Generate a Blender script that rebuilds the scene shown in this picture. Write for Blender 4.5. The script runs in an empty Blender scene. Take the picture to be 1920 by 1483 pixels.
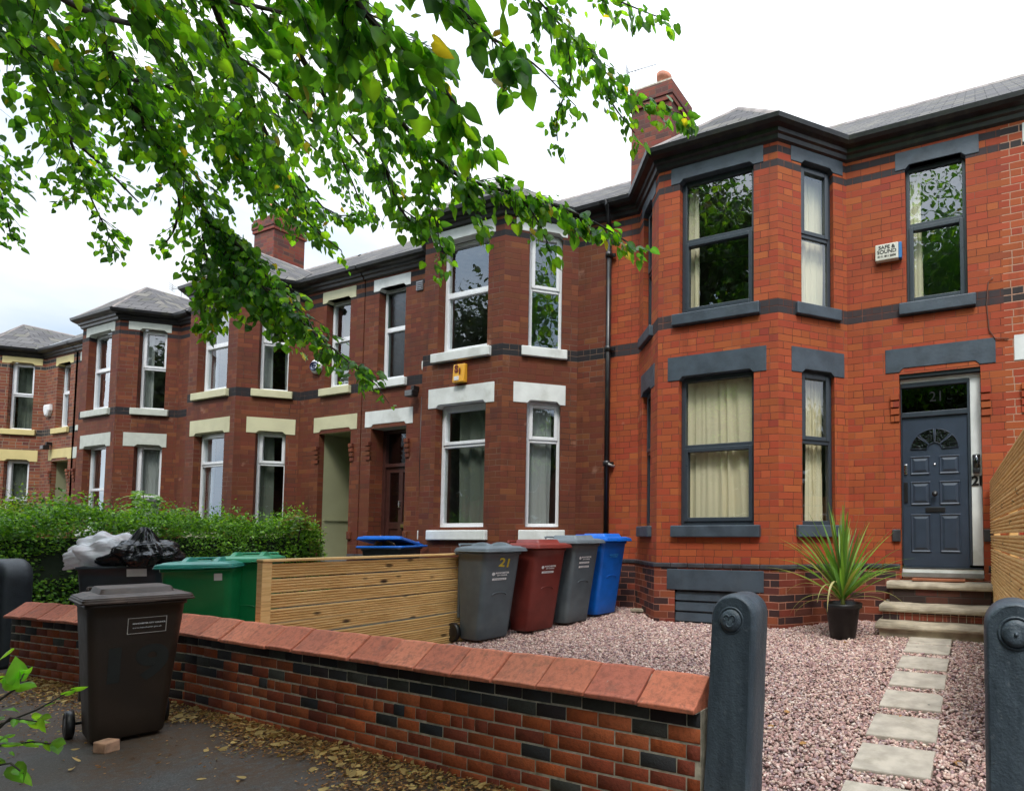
import bpy, math, random
import numpy as np
from math import radians, sin, cos, pi, sqrt
from mathutils import Vector, Matrix
random.seed(7); rng = np.random.default_rng(7)
C = bpy.context.scene.collection
SC = bpy.context.scene

# ------------------------------------------------------------------ camera
CAMY = -6.896
YAW, PITCH, ROLL = 0.3808, 0.0470, 0.0009
F_, CX_, CY_ = 1069.309, 1415.64, 950.845          # measured on a 1920 x 1483 frame
fwd = Vector((-sin(YAW)*cos(PITCH), cos(YAW)*cos(PITCH), sin(PITCH)))
rt0 = Vector((cos(YAW), sin(YAW), 0)); dn0 = fwd.cross(rt0)
rt = cos(ROLL)*rt0 + sin(ROLL)*dn0; dn = -sin(ROLL)*rt0 + cos(ROLL)*dn0
camd = bpy.data.cameras.new('camera'); cam = bpy.data.objects.new('camera', camd); C.objects.link(cam)
M = Matrix((rt, -dn, -fwd)).transposed().to_4x4(); M.translation = Vector((0, CAMY, 0))
cam.matrix_world = M
camd.sensor_fit = 'HORIZONTAL'; camd.sensor_width = 36; camd.lens = F_/1920*36
camd.shift_x = (960-CX_)/1920; camd.shift_y = (CY_-741.5)/1920
camd.clip_start = 0.05; camd.clip_end = 2000
SC.camera = cam
CAM = Vector((0, CAMY, 0))
def at(u, v, w):                                     # a point w metres in front of the lens along the view axis
    return CAM + (fwd + rt*((u-CX_)/F_) + dn*((v-CY_)/F_))*w

# ------------------------------------------------------------------ world, sun, exposure
SUN_EL, SUN_AZ = radians(58), radians(150)           # azimuth clockwise from +Y (north)
w = bpy.data.worlds.new('World'); SC.world = w; w.use_nodes = True
nt = w.node_tree; N = nt.nodes; L = nt.links
bg = N['Background']
sky = N.new('ShaderNodeTexSky'); sky.sky_type = 'NISHITA'; sky.sun_disc = False
sky.sun_elevation = SUN_EL; sky.sun_rotation = SUN_AZ; sky.dust_density = 3
tc = N.new('ShaderNodeTexCoord'); mp = N.new('ShaderNodeMapping'); mp.inputs['Scale'].default_value = (1.2, 1.2, 3.2)
mp.inputs['Location'].default_value = (0.6, 0.2, 0.3)
no = N.new('ShaderNodeTexNoise'); no.inputs['Scale'].default_value = 1.7; no.inputs['Detail'].default_value = 6
cr = N.new('ShaderNodeValToRGB'); cr.color_ramp.elements[0].position = 0.36; cr.color_ramp.elements[1].position = 0.60
cr.color_ramp.elements[0].color = (5.0, 6.6, 8.4, 1); cr.color_ramp.elements[1].color = (10.6, 10.9, 11.2, 1)
mx = N.new('ShaderNodeMix'); mx.data_type = 'RGBA'; mx.inputs[0].default_value = 0.88
L.new(tc.outputs['Generated'], mp.inputs[0]); L.new(mp.outputs[0], no.inputs['Vector']); L.new(no.outputs[0], cr.inputs[0])
L.new(sky.outputs[0], mx.inputs[6]); L.new(cr.outputs[0], mx.inputs[7])
# overcast sky: brighter towards the zenith and towards the hidden sun in the south
sx = N.new('ShaderNodeSeparateXYZ'); L.new(tc.outputs['Generated'], sx.inputs[0])
def wm(op, a, b):
    x = N.new('ShaderNodeMath'); x.operation = op
    for i, v in enumerate((a, b)):
        if isinstance(v, bpy.types.NodeSocket): L.new(v, x.inputs[i])
        else: x.inputs[i].default_value = v
    return x.outputs[0]
zen = wm('POWER', wm('MAXIMUM', sx.outputs[2], 0.0), 2.2); sou = wm('MAXIMUM', wm('MULTIPLY', sx.outputs[1], -1.0), 0.0)
gain = wm('ADD', wm('ADD', wm('MULTIPLY', zen, 1.3), wm('MULTIPLY', sou, 0.75)), 0.55)
mg = N.new('ShaderNodeVectorMath'); mg.operation = 'SCALE'; L.new(mx.outputs[2], mg.inputs[0]); L.new(gain, mg.inputs['Scale']); L.new(mg.outputs[0], bg.inputs[0])
bg.inputs[1].default_value = 0.115
sd = bpy.data.lights.new('sun', 'SUN'); sd.energy = 1.5; sd.angle = radians(14); sd.color = (1, .96, .9)
so = bpy.data.objects.new('sun', sd); C.objects.link(so)
sv = Vector((sin(SUN_AZ)*cos(SUN_EL), cos(SUN_AZ)*cos(SUN_EL), sin(SUN_EL)))
so.rotation_euler = sv.to_track_quat('Z', 'Y').to_euler(); so.location = (5, -12, 14)
SC.view_settings.view_transform = 'Standard'; SC.view_settings.look = 'None'
SC.view_settings.exposure = 0.76; SC.view_settings.gamma = 1; SC.view_settings.use_curve_mapping = False

# ------------------------------------------------------------------ materials
class NT:
    def __init__(s, name):
        s.m = bpy.data.materials.new(name); s.m.use_nodes = True
        s.t = s.m.node_tree; s.b = s.t.nodes['Principled BSDF']; s.out = s.t.nodes['Material Output']
    def n(s, ty, **kw):
        x = s.t.nodes.new(ty)
        for k, v in kw.items(): setattr(x, k, v)
        return x
    def lk(s, a, b): s.t.links.new(a, b)
    def put(s, sock, v):
        if isinstance(v, bpy.types.NodeSocket): s.lk(v, sock)
        else: sock.default_value = v
    def ma(s, op, a, b=0.0, c=None):
        x = s.n('ShaderNodeMath', operation=op); s.put(x.inputs[0], a); s.put(x.inputs[1], b)
        if c is not None: s.put(x.inputs[2], c)
        return x.outputs[0]
    def mix(s, f, a, b, bt='MIX'):
        x = s.n('ShaderNodeMix', data_type='RGBA', blend_type=bt)
        s.put(x.inputs[0], f); s.put(x.inputs[6], c4(a)); s.put(x.inputs[7], c4(b)); return x.outputs[2]
    def noise(s, vec, sc, det=3, rough=.5):
        x = s.n('ShaderNodeTexNoise'); x.inputs['Scale'].default_value = sc; x.inputs['Detail'].default_value = det
        x.inputs['Roughness'].default_value = rough
        if vec is not None: s.lk(vec, x.inputs['Vector'])
        return x.outputs[0]
    def ramp(s, f, stops, interp='LINEAR'):
        x = s.n('ShaderNodeValToRGB'); e = x.color_ramp.elements; x.color_ramp.interpolation = interp
        while len(e) > 1: e.remove(e[-1])
        e[0].position = stops[0][0]; e[0].color = c4(stops[0][1])
        for p, c in stops[1:]:
            q = e.new(p); q.color = c4(c)
        s.lk(f, x.inputs[0]); return x.outputs[0]
    def step(s, f, a, b):
        x = s.n('ShaderNodeMapRange', interpolation_type='SMOOTHSTEP'); s.put(x.inputs[0], f)
        x.inputs[1].default_value = a; x.inputs[2].default_value = b; return x.outputs[0]
    def bump(s, h, st=.3, d=.01):
        x = s.n('ShaderNodeBump'); x.inputs['Strength'].default_value = st; x.inputs['Distance'].default_value = d
        s.lk(h, x.inputs['Height']); s.lk(x.outputs[0], s.b.inputs['Normal'])
    def obj(s): return s.n('ShaderNodeTexCoord').outputs['Object']
    def pos(s): return s.n('ShaderNodeNewGeometry').outputs['Position']
def c4(c):
    if isinstance(c, (tuple, list)) and len(c) == 3: return (*c, 1)
    if isinstance(c, (int, float)): return (c, c, c, 1)
    return c

def plain(name, col, rough=.5, metal=0, var=.12, nsc=9, bump=0, bsc=60, spec=.5, dirt=None, coat=0):
    t = NT(name); p = t.pos(); a = t.noise(p, nsc, 4)
    base = t.mix(t.ma('MULTIPLY', t.step(a, .3, .7), 1.0), tuple(x*(1-var) for x in col), tuple(min(1, x*(1+var)) for x in col))
    if dirt is not None:
        base = t.mix(t.ma('MULTIPLY', t.step(t.noise(p, nsc*.45, 6, .65), .5, .72), .55), base, dirt)
    t.put(t.b.inputs['Base Color'], base); t.b.inputs['Metallic'].default_value = metal
    r = t.ma('MULTIPLY_ADD', t.noise(p, nsc*3, 3), .25, rough-.12); t.put(t.b.inputs['Roughness'], r)
    t.b.inputs['Specular IOR Level'].default_value = spec; t.b.inputs['Coat Weight'].default_value = coat
    if bump: t.bump(t.noise(p, bsc, 4), bump, .004)
    return t.m

def brick(name, cols, mortar, mcol2=None, mw=.008, rows=(), bandcol=(.02, .022, .026), h=.08424, bw=.24, stain=(.05, .03, .025), stf=.35, mfade=.0, header=4, bs=.55):
    """courses h high; every fourth course headers; rows = blue-brick courses"""
    t = NT(name); uv = t.n('ShaderNodeUVMap', uv_map='UVMap').outputs[0]
    sp = t.n('ShaderNodeSeparateXYZ'); t.lk(uv, sp.inputs[0]); u, v = sp.outputs[0], sp.outputs[1]
    wob = t.ma('MULTIPLY', t.ma('SUBTRACT', t.noise(uv, 3, 2), .5), .012)
    v2 = t.ma('ADD', t.ma('ADD', v, .356), wob)
    r_ = t.ma('DIVIDE', v2, h); row = t.ma('FLOOR', r_); par = t.ma('MODULO', t.ma('ADD', row, 200), 2)
    hd = t.ma('COMPARE', t.ma('MODULO', t.ma('ADD', row, 200), header), 0., .1) if header else 0.
    w_ = t.ma('MULTIPLY_ADD', hd, -bw/2, bw)
    rj = t.n('ShaderNodeTexWhiteNoise', noise_dimensions='1D'); t.lk(row, rj.inputs['W'])
    uu = t.ma('ADD', t.ma('DIVIDE', t.ma('ADD', u, t.ma('MULTIPLY', rj.outputs[0], .03)), w_), t.ma('MULTIPLY', par, .5))
    uu = t.ma('ADD', uu, 1000.); col = t.ma('FLOOR', uu)
    fu = t.ma('MULTIPLY', t.ma('FRACT', uu), w_); fv = t.ma('MULTIPLY', t.ma('FRACT', r_), h)
    d = t.ma('MINIMUM', t.ma('MINIMUM', fu, t.ma('SUBTRACT', w_, fu)), t.ma('MINIMUM', fv, t.ma('SUBTRACT', h, fv)))
    d = t.ma('ADD', d, t.ma('MULTIPLY', t.ma('SUBTRACT', t.noise(uv, 45, 3), .5), .006))
    inb = t.step(d, mw*.35, mw*.75)
    cb = t.n('ShaderNodeCombineXYZ'); t.lk(row, cb.inputs[0]); t.lk(col, cb.inputs[1])
    wn = t.n('ShaderNodeTexWhiteNoise', noise_dimensions='3D'); t.lk(cb.outputs[0], wn.inputs[0])
    n_ = len(cols); bc = t.ramp(wn.outputs[0], [(c[0], c[1]) for c in cols], 'CONSTANT')
    hsv = t.n('ShaderNodeHueSaturation'); t.lk(bc, hsv.inputs['Color'])
    sc_ = t.n('ShaderNodeSeparateColor'); t.lk(wn.outputs[1], sc_.inputs[0])
    t.put(hsv.inputs['Value'], t.ma('MULTIPLY_ADD', sc_.outputs[0], .15, .92))
    t.put(hsv.inputs['Hue'], t.ma('MULTIPLY_ADD', sc_.outputs[1], .016, .494))
    bc = hsv.outputs[0]
    for rr in rows:
        bc = t.mix(t.ma('COMPARE', row, float(rr), .1), bc, tuple(x*1. for x in bandcol))
    grain = t.noise(uv, 130, 4, .7)
    bc = t.mix(t.ma('MULTIPLY', t.step(grain, .45, .75), .28), bc, (.06, .03, .02))
    bc = t.mix(t.ma('MULTIPLY', t.step(t.noise(uv, 1.1, 6, .6), .48, .75), stf), bc, stain)
    mpw = t.n('ShaderNodeMapping'); mpw.inputs['Scale'].default_value = (5.5, .55, 1); t.lk(uv, mpw.inputs[0])
    bc = t.mix(t.ma('MULTIPLY', t.step(t.noise(mpw.outputs[0], 1., 5, .6), .54, .74), .38), bc, tuple(.55*x for x in stain))
    bc = t.mix(t.ma('MULTIPLY', t.step(t.noise(uv, 2.6, 4, .55), .66, .74), .35), bc, (.42, .24, .17))
    m2 = mcol2 or mortar
    mo = t.mix(t.step(t.noise(uv, 1.6, 4), .45, .6), mortar, m2)
    if mfade: mo = t.mix(t.ma('MULTIPLY', t.step(t.noise(uv, .9, 3), .4, .6), mfade), mo, bc)
    t.put(t.b.inputs['Base Color'], t.mix(inb, mo, bc)); t.b.inputs['Roughness'].default_value = .78
    t.b.inputs['Specular IOR Level'].default_value = .3
    hgt = t.ma('ADD', t.ma('MULTIPLY', inb, 1.), t.ma('ADD', t.ma('MULTIPLY', grain, .35), t.ma('MULTIPLY', sc_.outputs[2], .35)))
    t.bump(hgt, bs, .007)
    return t.m

OR = [(0, (.365, .068, .024)), (.35, (.38, .073, .025)), (.62, (.345, .062, .023)), (.82, (.395, .083, .028)), (.97, (.27, .050, .024))]
RD = [(0, (.142, .036, .016)), (.35, (.150, .039, .017)), (.6, (.130, .032, .015)), (.82, (.175, .050, .019)), (.96, (.10, .028, .015))]
OR5 = [(0, (.20, .058, .030)), (.4, (.25, .075, .036)), (.7, (.16, .045, .027)), (.9, (.11, .033, .025))]
ROWS = (35, 36, 56, 58)
B_OR = brick('orange_brick', OR, (.11, .032, .018), (.22, .085, .05), mw=.006, rows=ROWS, bandcol=(.040, .034, .037), stain=(.19, .042, .02), stf=.3)
B_RD = brick('dark_red_brick', RD, (.05, .022, .016), (.16, .10, .07), mw=.007, rows=ROWS, bandcol=(.014, .015, .018), stain=(.06, .018, .014), stf=.5, mfade=.8)
B_R5 = brick('pale_pointed_brick', OR5, (.22, .17, .12), mw=.011, rows=ROWS, bandcol=(.03, .03, .03), stf=.25)
PL = [(0, (.20, .045, .026)), (.35, (.12, .034, .026)), (.55, (.05, .022, .022)), (.75, (.26, .06, .03)), (.9, (.035, .020, .022))]
B_PL = brick('plinth_brick', PL, (.30, .12, .08), (.42, .20, .14), mw=.009, rows=(), header=0, stf=.1)
B_PD = brick('plinth_brick_dark', [(0, (.06, .025, .02)), (.4, (.035, .022, .02)), (.7, (.09, .03, .022))], (.05, .04, .035), mw=.009, header=0)
B_CH = brick('chimney_brick', [(0, (.22, .05, .03)), (.5, (.15, .04, .03)), (.8, (.09, .035, .03))], (.12, .07, .05), mw=.009, stf=.5)
CAPB = plain('blue_bullnose_brick', (.045, .045, .052), .45, var=.4, nsc=6, bump=.2)

def slate(name):
    t = NT(name); uv = t.n('ShaderNodeUVMap', uv_map='UVMap').outputs[0]
    sp = t.n('ShaderNodeSeparateXYZ'); t.lk(uv, sp.inputs[0]); u, v = sp.outputs[0], sp.outputs[1]
    h, bw = .2, .27
    r_ = t.ma('DIVIDE', v, h); row = t.ma('FLOOR', r_); par = t.ma('MODULO', t.ma('ADD', row, 200), 2)
    uu = t.ma('ADD', t.ma('ADD', t.ma('DIVIDE', u, bw), t.ma('MULTIPLY', par, .5)), 1000.); col = t.ma('FLOOR', uu)
    fu = t.ma('MULTIPLY', t.ma('FRACT', uu), bw); fv = t.ma('FRACT', r_)
    cb = t.n('ShaderNodeCombineXYZ'); t.lk(row, cb.inputs[0]); t.lk(col, cb.inputs[1])
    wn = t.n('ShaderNodeTexWhiteNoise', noise_dimensions='3D'); t.lk(cb.outputs[0], wn.inputs[0])
    gap = t.step(t.ma('MINIMUM', fu, t.ma('SUBTRACT', bw, fu)), .002, .007)
    col_ = t.ramp(wn.outputs[0], [(0, (.095, .09, .095)), (.4, (.125, .12, .12)), (.75, (.075, .072, .078)), (.9, (.155, .145, .13))])
    col_ = t.mix(t.ma('MULTIPLY', t.step(t.noise(uv, 4, 6, .7), .5, .7), .6), col_, (.11, .11, .07))
    edge = t.ma('MULTIPLY', gap, t.step(fv, .0, .1))
    t.put(t.b.inputs['Base Color'], t.mix(edge, (.03, .03, .03), col_)); t.b.inputs['Roughness'].default_value = .9; t.b.inputs['Specular IOR Level'].default_value = .15
    hh = t.ma('ADD', t.ma('MULTIPLY', t.ma('SUBTRACT', 1., fv), 1.4), t.ma('ADD', t.ma('MULTIPLY', gap, .6), t.ma('MULTIPLY', wn.outputs[0], .5)))
    t.bump(hh, .9, .02); return t.m
SLATE = slate('roof_slate')
RIDGE = plain('ridge_tile', (.20, .17, .16), .8, var=.35, nsc=5, bump=.4, dirt=(.10, .11, .05))
LEADF = plain('lead_flashing', (.30, .30, .31), .55, var=.2)

ANTH = plain('anthracite_masonry_paint', (.050, .069, .090), .5, var=.22, nsc=5, bump=.5, bsc=28, dirt=(.085, .105, .125))
ANTF = plain('anthracite_window_frame', (.040, .052, .066), .32, var=.06, spec=.5)
DOORB = plain('blue_grey_door_paint', (.034, .049, .074), .38, var=.08, bump=.12, bsc=50)
WHITE = plain('white_masonry_paint', (.70, .73, .71), .55, var=.09, nsc=4, bump=.35, bsc=30, dirt=(.42, .43, .38))
UPVC = plain('white_window_frame', (.76, .78, .80), .3, var=.03)
CREAM = plain('cream_masonry_paint', (.58, .56, .36), .6, var=.06, nsc=3, bump=.15, dirt=(.42, .40, .24))
YCREAM = plain('yellow_cream_paint', (.60, .50, .22), .6, var=.06, nsc=3, bump=.15)
BLACKP = plain('black_gutter_plastic', (.014, .014, .016), .35, var=.3, dirt=(.05, .05, .03))
DARK = plain('dim_interior_wall', (.20, .20, .185), .9)
BROWND = plain('brown_door_wood', (.055, .020, .016), .4, var=.2)
STONE = plain('worn_york_stone', (.36, .31, .23), .8, var=.25, nsc=7, bump=.7, bsc=25, dirt=(.16, .14, .09))
SLAB = plain('pale_paving_slab', (.40, .36, .30), .85, var=.18, nsc=9, bump=.5, bsc=45, dirt=(.22, .195, .145))
TERRA = plain('terracotta_pot_clay', (.42, .16, .09), .7, var=.2)
BRASS = plain('brass_plate', (.30, .22, .08), .35, metal=.8)
CHROME = plain('chrome_metal', (.6, .6, .6), .25, metal=1)
BLK = plain('black_plastic', (.012, .012, .013), .4, var=.2)
BLKB = plain('black_potting_plastic', (.008, .009, .010), .45)
GREYM = plain('galvanised_metal', (.25, .25, .26), .4, metal=.7)
SOIL = plain('potting_soil', (.05, .03, .018), .95, var=.4, nsc=40, bump=.8)
LACEW = plain('sticker_white', (.75, .75, .75), .5, var=.03)
DOORMAT = plain('coir_doormat', (.28, .10, .05), .95, bump=.6, bsc=150)

def curtain(name, col, fold=.08, tr=.35):
    t = NT(name); p = t.pos()
    t.put(t.b.inputs['Base Color'], t.mix(t.noise(p, 90, 3), tuple(x*.9 for x in col), col)); t.b.inputs['Roughness'].default_value = .9
    tl = t.n('ShaderNodeBsdfTranslucent'); tl.inputs[0].default_value = c4(col)
    mxs = t.n('ShaderNodeMixShader'); mxs.inputs[0].default_value = tr
    t.lk(t.b.outputs[0], mxs.inputs[1]); t.lk(tl.outputs[0], mxs.inputs[2]); t.lk(mxs.outputs[0], t.out.inputs[0]); return t.m
CURT = curtain('cream_curtain', (.93, .83, .58), tr=.10); NETC = curtain('white_net_curtain', (.55, .58, .56)); LACE = curtain('grey_green_lace', (.22, .25, .20))

def glass(name, tint=(.93, .96, .95), refl=2.3, rough=.0, wob=.25, bsc=3.0, minr=.03):
    t = NT(name); g = t.n('ShaderNodeBsdfGlossy'); g.inputs['Roughness'].default_value = rough; g.inputs[0].default_value = (.82, .87, .93, 1)
    tr = t.n('ShaderNodeBsdfTransparent'); tr.inputs[0].default_value = c4(tint)
    ge = t.n('ShaderNodeNewGeometry'); dp_ = t.n('ShaderNodeVectorMath', operation='DOT_PRODUCT'); t.lk(ge.outputs['Normal'], dp_.inputs[0]); t.lk(ge.outputs['Incoming'], dp_.inputs[1])
    c_ = t.ma('SUBTRACT', 1., t.ma('ABSOLUTE', dp_.outputs['Value'])); sch = t.ma('MULTIPLY_ADD', t.ma('POWER', c_, 5.), .957, .043)
    f = t.ma('MINIMUM', t.ma('MULTIPLY_ADD', sch, refl, minr), .96)
    b = t.n('ShaderNodeBump'); b.inputs['Strength'].default_value = wob; b.inputs['Distance'].default_value = .01
    t.lk(t.noise(t.pos(), bsc, 2), b.inputs['Height']); t.lk(b.outputs[0], g.inputs['Normal'])
    m = t.n('ShaderNodeMixShader'); t.put(m.inputs[0], f); t.lk(tr.outputs[0], m.inputs[1]); t.lk(g.outputs[0], m.inputs[2])
    t.lk(m.outputs[0], t.out.inputs[0]); return t.m
GLASS = glass('window_glass', refl=2.6)
OBSC = glass('patterned_door_glass', (.10, .11, .12), 1.8, .12, 1., 38)
GREENISH = glass('frosted_green_glass', (.20, .32, .26), 1.6, .25, .1)
PINKG = glass('frosted_pink_glass', (.5, .28, .26), 1.5, .2, .1)

def timber():
    t = NT('ribbed_decking_timber'); uv = t.n('ShaderNodeUVMap', uv_map='UVMap').outputs[0]
    mp_ = t.n('ShaderNodeMapping'); mp_.inputs['Scale'].default_value = (1.3, 22, 1); t.lk(uv, mp_.inputs[0])
    g = t.noise(mp_.outputs[0], 3, 6, .6)
    c = t.ramp(g, [(.25, (.46, .23, .07)), (.5, (.78, .49, .19)), (.75, (.86, .62, .30))])
    sp = t.n('ShaderNodeSeparateXYZ'); t.lk(uv, sp.inputs[0])
    mp2 = t.n('ShaderNodeMapping'); mp2.inputs['Scale'].default_value = (4.0, 9, 1); t.lk(uv, mp2.inputs[0])
    vo = t.n('ShaderNodeTexVoronoi'); vo.inputs['Scale'].default_value = 1.0; t.lk(mp2.outputs[0], vo.inputs['Vector'])
    pick = t.ma('GREATER_THAN', vo.outputs['Color'], .30)
    kn = t.ma('MULTIPLY', t.ma('SUBTRACT', 1., t.step(vo.outputs['Distance'], .09, .21)), pick)
    c = t.mix(kn, c, (.045, .018, .008))
    rb = t.n('ShaderNodeAttribute', attribute_name='tint'); c = t.mix(t.ma('MULTIPLY', rb.outputs['Fac'], .40), c, (.46, .27, .08))
    t.put(t.b.inputs['Base Color'], c); t.b.inputs['Roughness'].default_value = .6
    t.bump(g, .3, .003); return t.m
TIMB = timber()

def vcol(name, rough=.6, bump=0, bsc=60, trans=0, tcol=None, gain=1, spec=.5, mottle=.3):
    """colour read from the per-piece colour attribute 'tintc'"""
    t = NT(name); a = t.n('ShaderNodeAttribute', attribute_name='tintc')
    p = t.pos(); c = t.mix(t.ma('MULTIPLY', t.step(t.noise(p, bsc, 4, .65), .4, .75), mottle), a.outputs['Color'], (.04, .025, .02)) if mottle else a.outputs['Color']
    t.put(t.b.inputs['Base Color'], c); t.b.inputs['Roughness'].default_value = rough; t.b.inputs['Specular IOR Level'].default_value = spec
    if bump: t.bump(t.noise(p, bsc*1.5, 5, .7), bump, .006)
    if trans:
        tl = t.n('ShaderNodeBsdfTranslucent')
        t.put(tl.inputs[0], t.mix(1.0, a.outputs['Color'], tcol, 'MULTIPLY'))
        m = t.n('ShaderNodeMixShader'); m.inputs[0].default_value = trans
        t.lk(t.b.outputs[0], m.inputs[1]); t.lk(tl.outputs[0], m.inputs[2]); t.lk(m.outputs[0], t.out.inputs[0])
    return t.m
M_BR = vcol('garden_wall_brick', .92, .85, 45, mottle=.4, spec=.2)
M_COP = vcol('terracotta_coping', .82, .6, 30, mottle=.45)
def lichen(m):
    t = NT.__new__(NT); t.m = m; t.t = m.node_tree; t.b = t.t.nodes['Principled BSDF']; p = t.pos()
    src = t.b.inputs['Base Color'].links[0].from_socket
    c = t.mix(t.ma('MULTIPLY', t.step(t.noise(p, 6, 7, .75), .56, .66), .5), src, (.17, .085, .06))
    c = t.mix(t.ma('MULTIPLY', t.step(t.noise(p, 31, 5, .7), .66, .70), .55), c, (.50, .42, .33))
    c = t.mix(t.ma('MULTIPLY', t.step(t.noise(p, 3.1, 6, .7), .60, .70), .35), c, (.10, .11, .04)); t.put(t.b.inputs['Base Color'], c)
lichen(M_COP)
M_GRAV = vcol('pink_gravel_stone', .7, mottle=.12, bsc=90)
M_LITT = vcol('dry_leaf', .8, trans=.2, tcol=(1.4, 1.3, 1), mottle=.2)
LEAF = vcol('lime_leaf', .36, .15, 40, trans=.5, tcol=(4.7, 4.1, .75), mottle=0, spec=.45)
HLEAF = vcol('hedge_leaf', .4, trans=.35, tcol=(2.2, 2.2, .7), mottle=0, spec=.4)
BLADE = vcol('cordyline_blade', .45, trans=.3, tcol=(1.6, 1.7, .9), mottle=0)
BARK = plain('tree_bark', (.045, .035, .028), .9, var=.3, bump=.6)
MORT = plain('lime_mortar', (.46, .42, .33), .9, var=.25, nsc=20, bump=.6, dirt=(.12, .13, .07))
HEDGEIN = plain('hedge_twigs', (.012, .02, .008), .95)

# ------------------------------------------------------------------ mesh building
class MB:
    def __init__(s): s.v = []; s.f = []; s.mi = []; s.sm = []; s.mats = []; s.tint = []; s.uv = []
    def mat(s, m):
        if m not in s.mats: s.mats.append(m)
        return s.mats.index(m)
    def face(s, pts, m, smooth=False, tint=0., uvs=None):
        b = len(s.v); s.v += [tuple(p) for p in pts]; s.f.append(tuple(range(b, b+len(pts))))
        s.mi.append(s.mat(m)); s.sm.append(smooth); s.tint.append(tint); s.uv.append(uvs)
    def hexa(s, q, m, tint=0.):                       # q: 8 points, bottom loop then top loop
        for idx in ((3, 2, 1, 0), (4, 5, 6, 7), (0, 1, 5, 4), (1, 2, 6, 5), (2, 3, 7, 6), (3, 0, 4, 7)):
            s.face([q[i] for i in idx], m, tint=tint)
    def box(s, x0, x1, y0, y1, z0, z1, m, tint=0., T=None):
        q = [(x0, y0, z0), (x1, y0, z0), (x1, y1, z0), (x0, y1, z0), (x0, y0, z1), (x1, y0, z1), (x1, y1, z1), (x0, y1, z1)]
        if T is not None: q = [T @ Vector(p) for p in q]
        s.hexa(q, m, tint)
    def ring(s, loops, m, smooth=True, close=True, cap0=True, cap1=True, tint=0.):
        """loft between loops of equal length with shared vertices"""
        n = len(loops[0]); b = len(s.v)
        for lp in loops: s.v += [tuple(p) for p in lp]
        k = n if close else n-1
        for i in range(len(loops)-1):
            for j in range(k):
                a = b+i*n+j; c = b+i*n+(j+1) % n
                s.f.append((a, c, c+n, a+n)); s.mi.append(s.mat(m)); s.sm.append(smooth); s.tint.append(tint); s.uv.append(None)
        if cap0: s.f.append(tuple(b+j for j in reversed(range(n)))); s.mi.append(s.mat(m)); s.sm.append(False); s.tint.append(tint); s.uv.append(None)
        if cap1: s.f.append(tuple(b+(len(loops)-1)*n+j for j in range(n))); s.mi.append(s.mat(m)); s.sm.append(False); s.tint.append(tint); s.uv.append(None)
    def lathe(s, prof, m, c=(0, 0, 0), n=24, cap0=True, cap1=True, axis='z', T=None):
        loops = []
        for r, z in prof:
            lp = []
            for k in range(n):
                a = 2*pi*k/n; p = (r*cos(a), r*sin(a), z)
                if axis == 'x': p = (z, r*cos(a), r*sin(a))
                if axis == 'y': p = (r*sin(a), z, r*cos(a))
                p = Vector(p)+Vector(c); lp.append(T @ p if T is not None else p)
            loops.append(lp)
        s.ring(loops, m, True, True, cap0, cap1)
    def tube(s, pts, r, m, n=8, cap=True):
        pts = [Vector(p) for p in pts]; loops = []; R = r if isinstance(r, (list, tuple)) else [r]*len(pts)
        up = Vector((0, 0, 1))
        for i, p in enumerate(pts):
            d = (pts[min(i+1, len(pts)-1)]-pts[max(i-1, 0)]).normalized()
            a = d.cross(up if abs(d.z) < .95 else Vector((1, 0, 0))).normalized(); b = d.cross(a)
            loops.append([p+(a*cos(2*pi*k/n)+b*sin(2*pi*k/n))*R[i] for k in range(n)])
        s.ring(loops, m, True, True, cap, cap)
    def mesh(s, name, bevel=0):
        me = bpy.data.meshes.new(name); me.from_pydata(s.v, [], s.f)
        for m in s.mats: me.materials.append(m)
        me.polygons.foreach_set('material_index', s.mi); me.polygons.foreach_set('use_smooth', s.sm)
        uvl = me.uv_layers.new(name='UVMap'); co = np.array(s.v, dtype=float)
        me.update()
        arr = np.zeros((len(me.loops), 2))
        for p in me.polygons:
            i0, n = p.loop_start, p.loop_total
            pre = s.uv[p.index]
            if pre is not None: arr[i0:i0+n] = pre; continue
            nx, ny, nz = p.normal
            if abs(nz) > .97: t = np.array((1., 0, 0)); b = np.array((0, 1., 0))
            else:
                l = math.hypot(nx, ny); t = np.array((-ny/l, nx/l, 0))
                if t[0] < -1e-6 or (abs(t[0]) < 1e-6 and t[1] < 0): t = -t
                b = np.array((0, 0, 1.)) if abs(nz) < .05 else np.cross((nx, ny, nz), t)
                if b[2] < 0: b = -b
            q = co[list(p.vertices)]; arr[i0:i0+n, 0] = q @ t; arr[i0:i0+n, 1] = q @ b
        uvl.data.foreach_set('uv', arr.ravel())
        if any(s.tint):
            a = me.attributes.new('tint', 'FLOAT', 'FACE'); a.data.foreach_set('value', s.tint)
        return me
    def build(s, name, parent=None, bevel=0, seg=2, loc=None):
        me = s.mesh(name); o = bpy.data.objects.new(name, me); C.objects.link(o)
        if parent is not None: o.parent = parent
        if bevel:
            b = o.modifiers.new('Bevel', 'BEVEL'); b.width = bevel; b.segments = seg; b.limit_method = 'ANGLE'; b.angle_limit = radians(35)
            wd = o.modifiers.new('Weld', 'WELD'); wd.merge_threshold = .0004
            while o.modifiers.find('Weld') > 0: o.modifiers.move(o.modifiers.find('Weld'), 0)
        return o
def tag(o, label=None, cat=None, group=None, kind=None):
    if label: o['label'] = label
    if cat: o['category'] = cat
    if group: o['group'] = group
    if kind: o['kind'] = kind
    return o
def thing(name, label, cat, loc=(0, 0, 0), rz=0, group=None):
    o = bpy.data.objects.new(name, None); o.empty_display_size = .2; C.objects.link(o); o.location = loc; o.rotation_euler = (0, 0, rz)
    return tag(o, label, cat, group)
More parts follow.
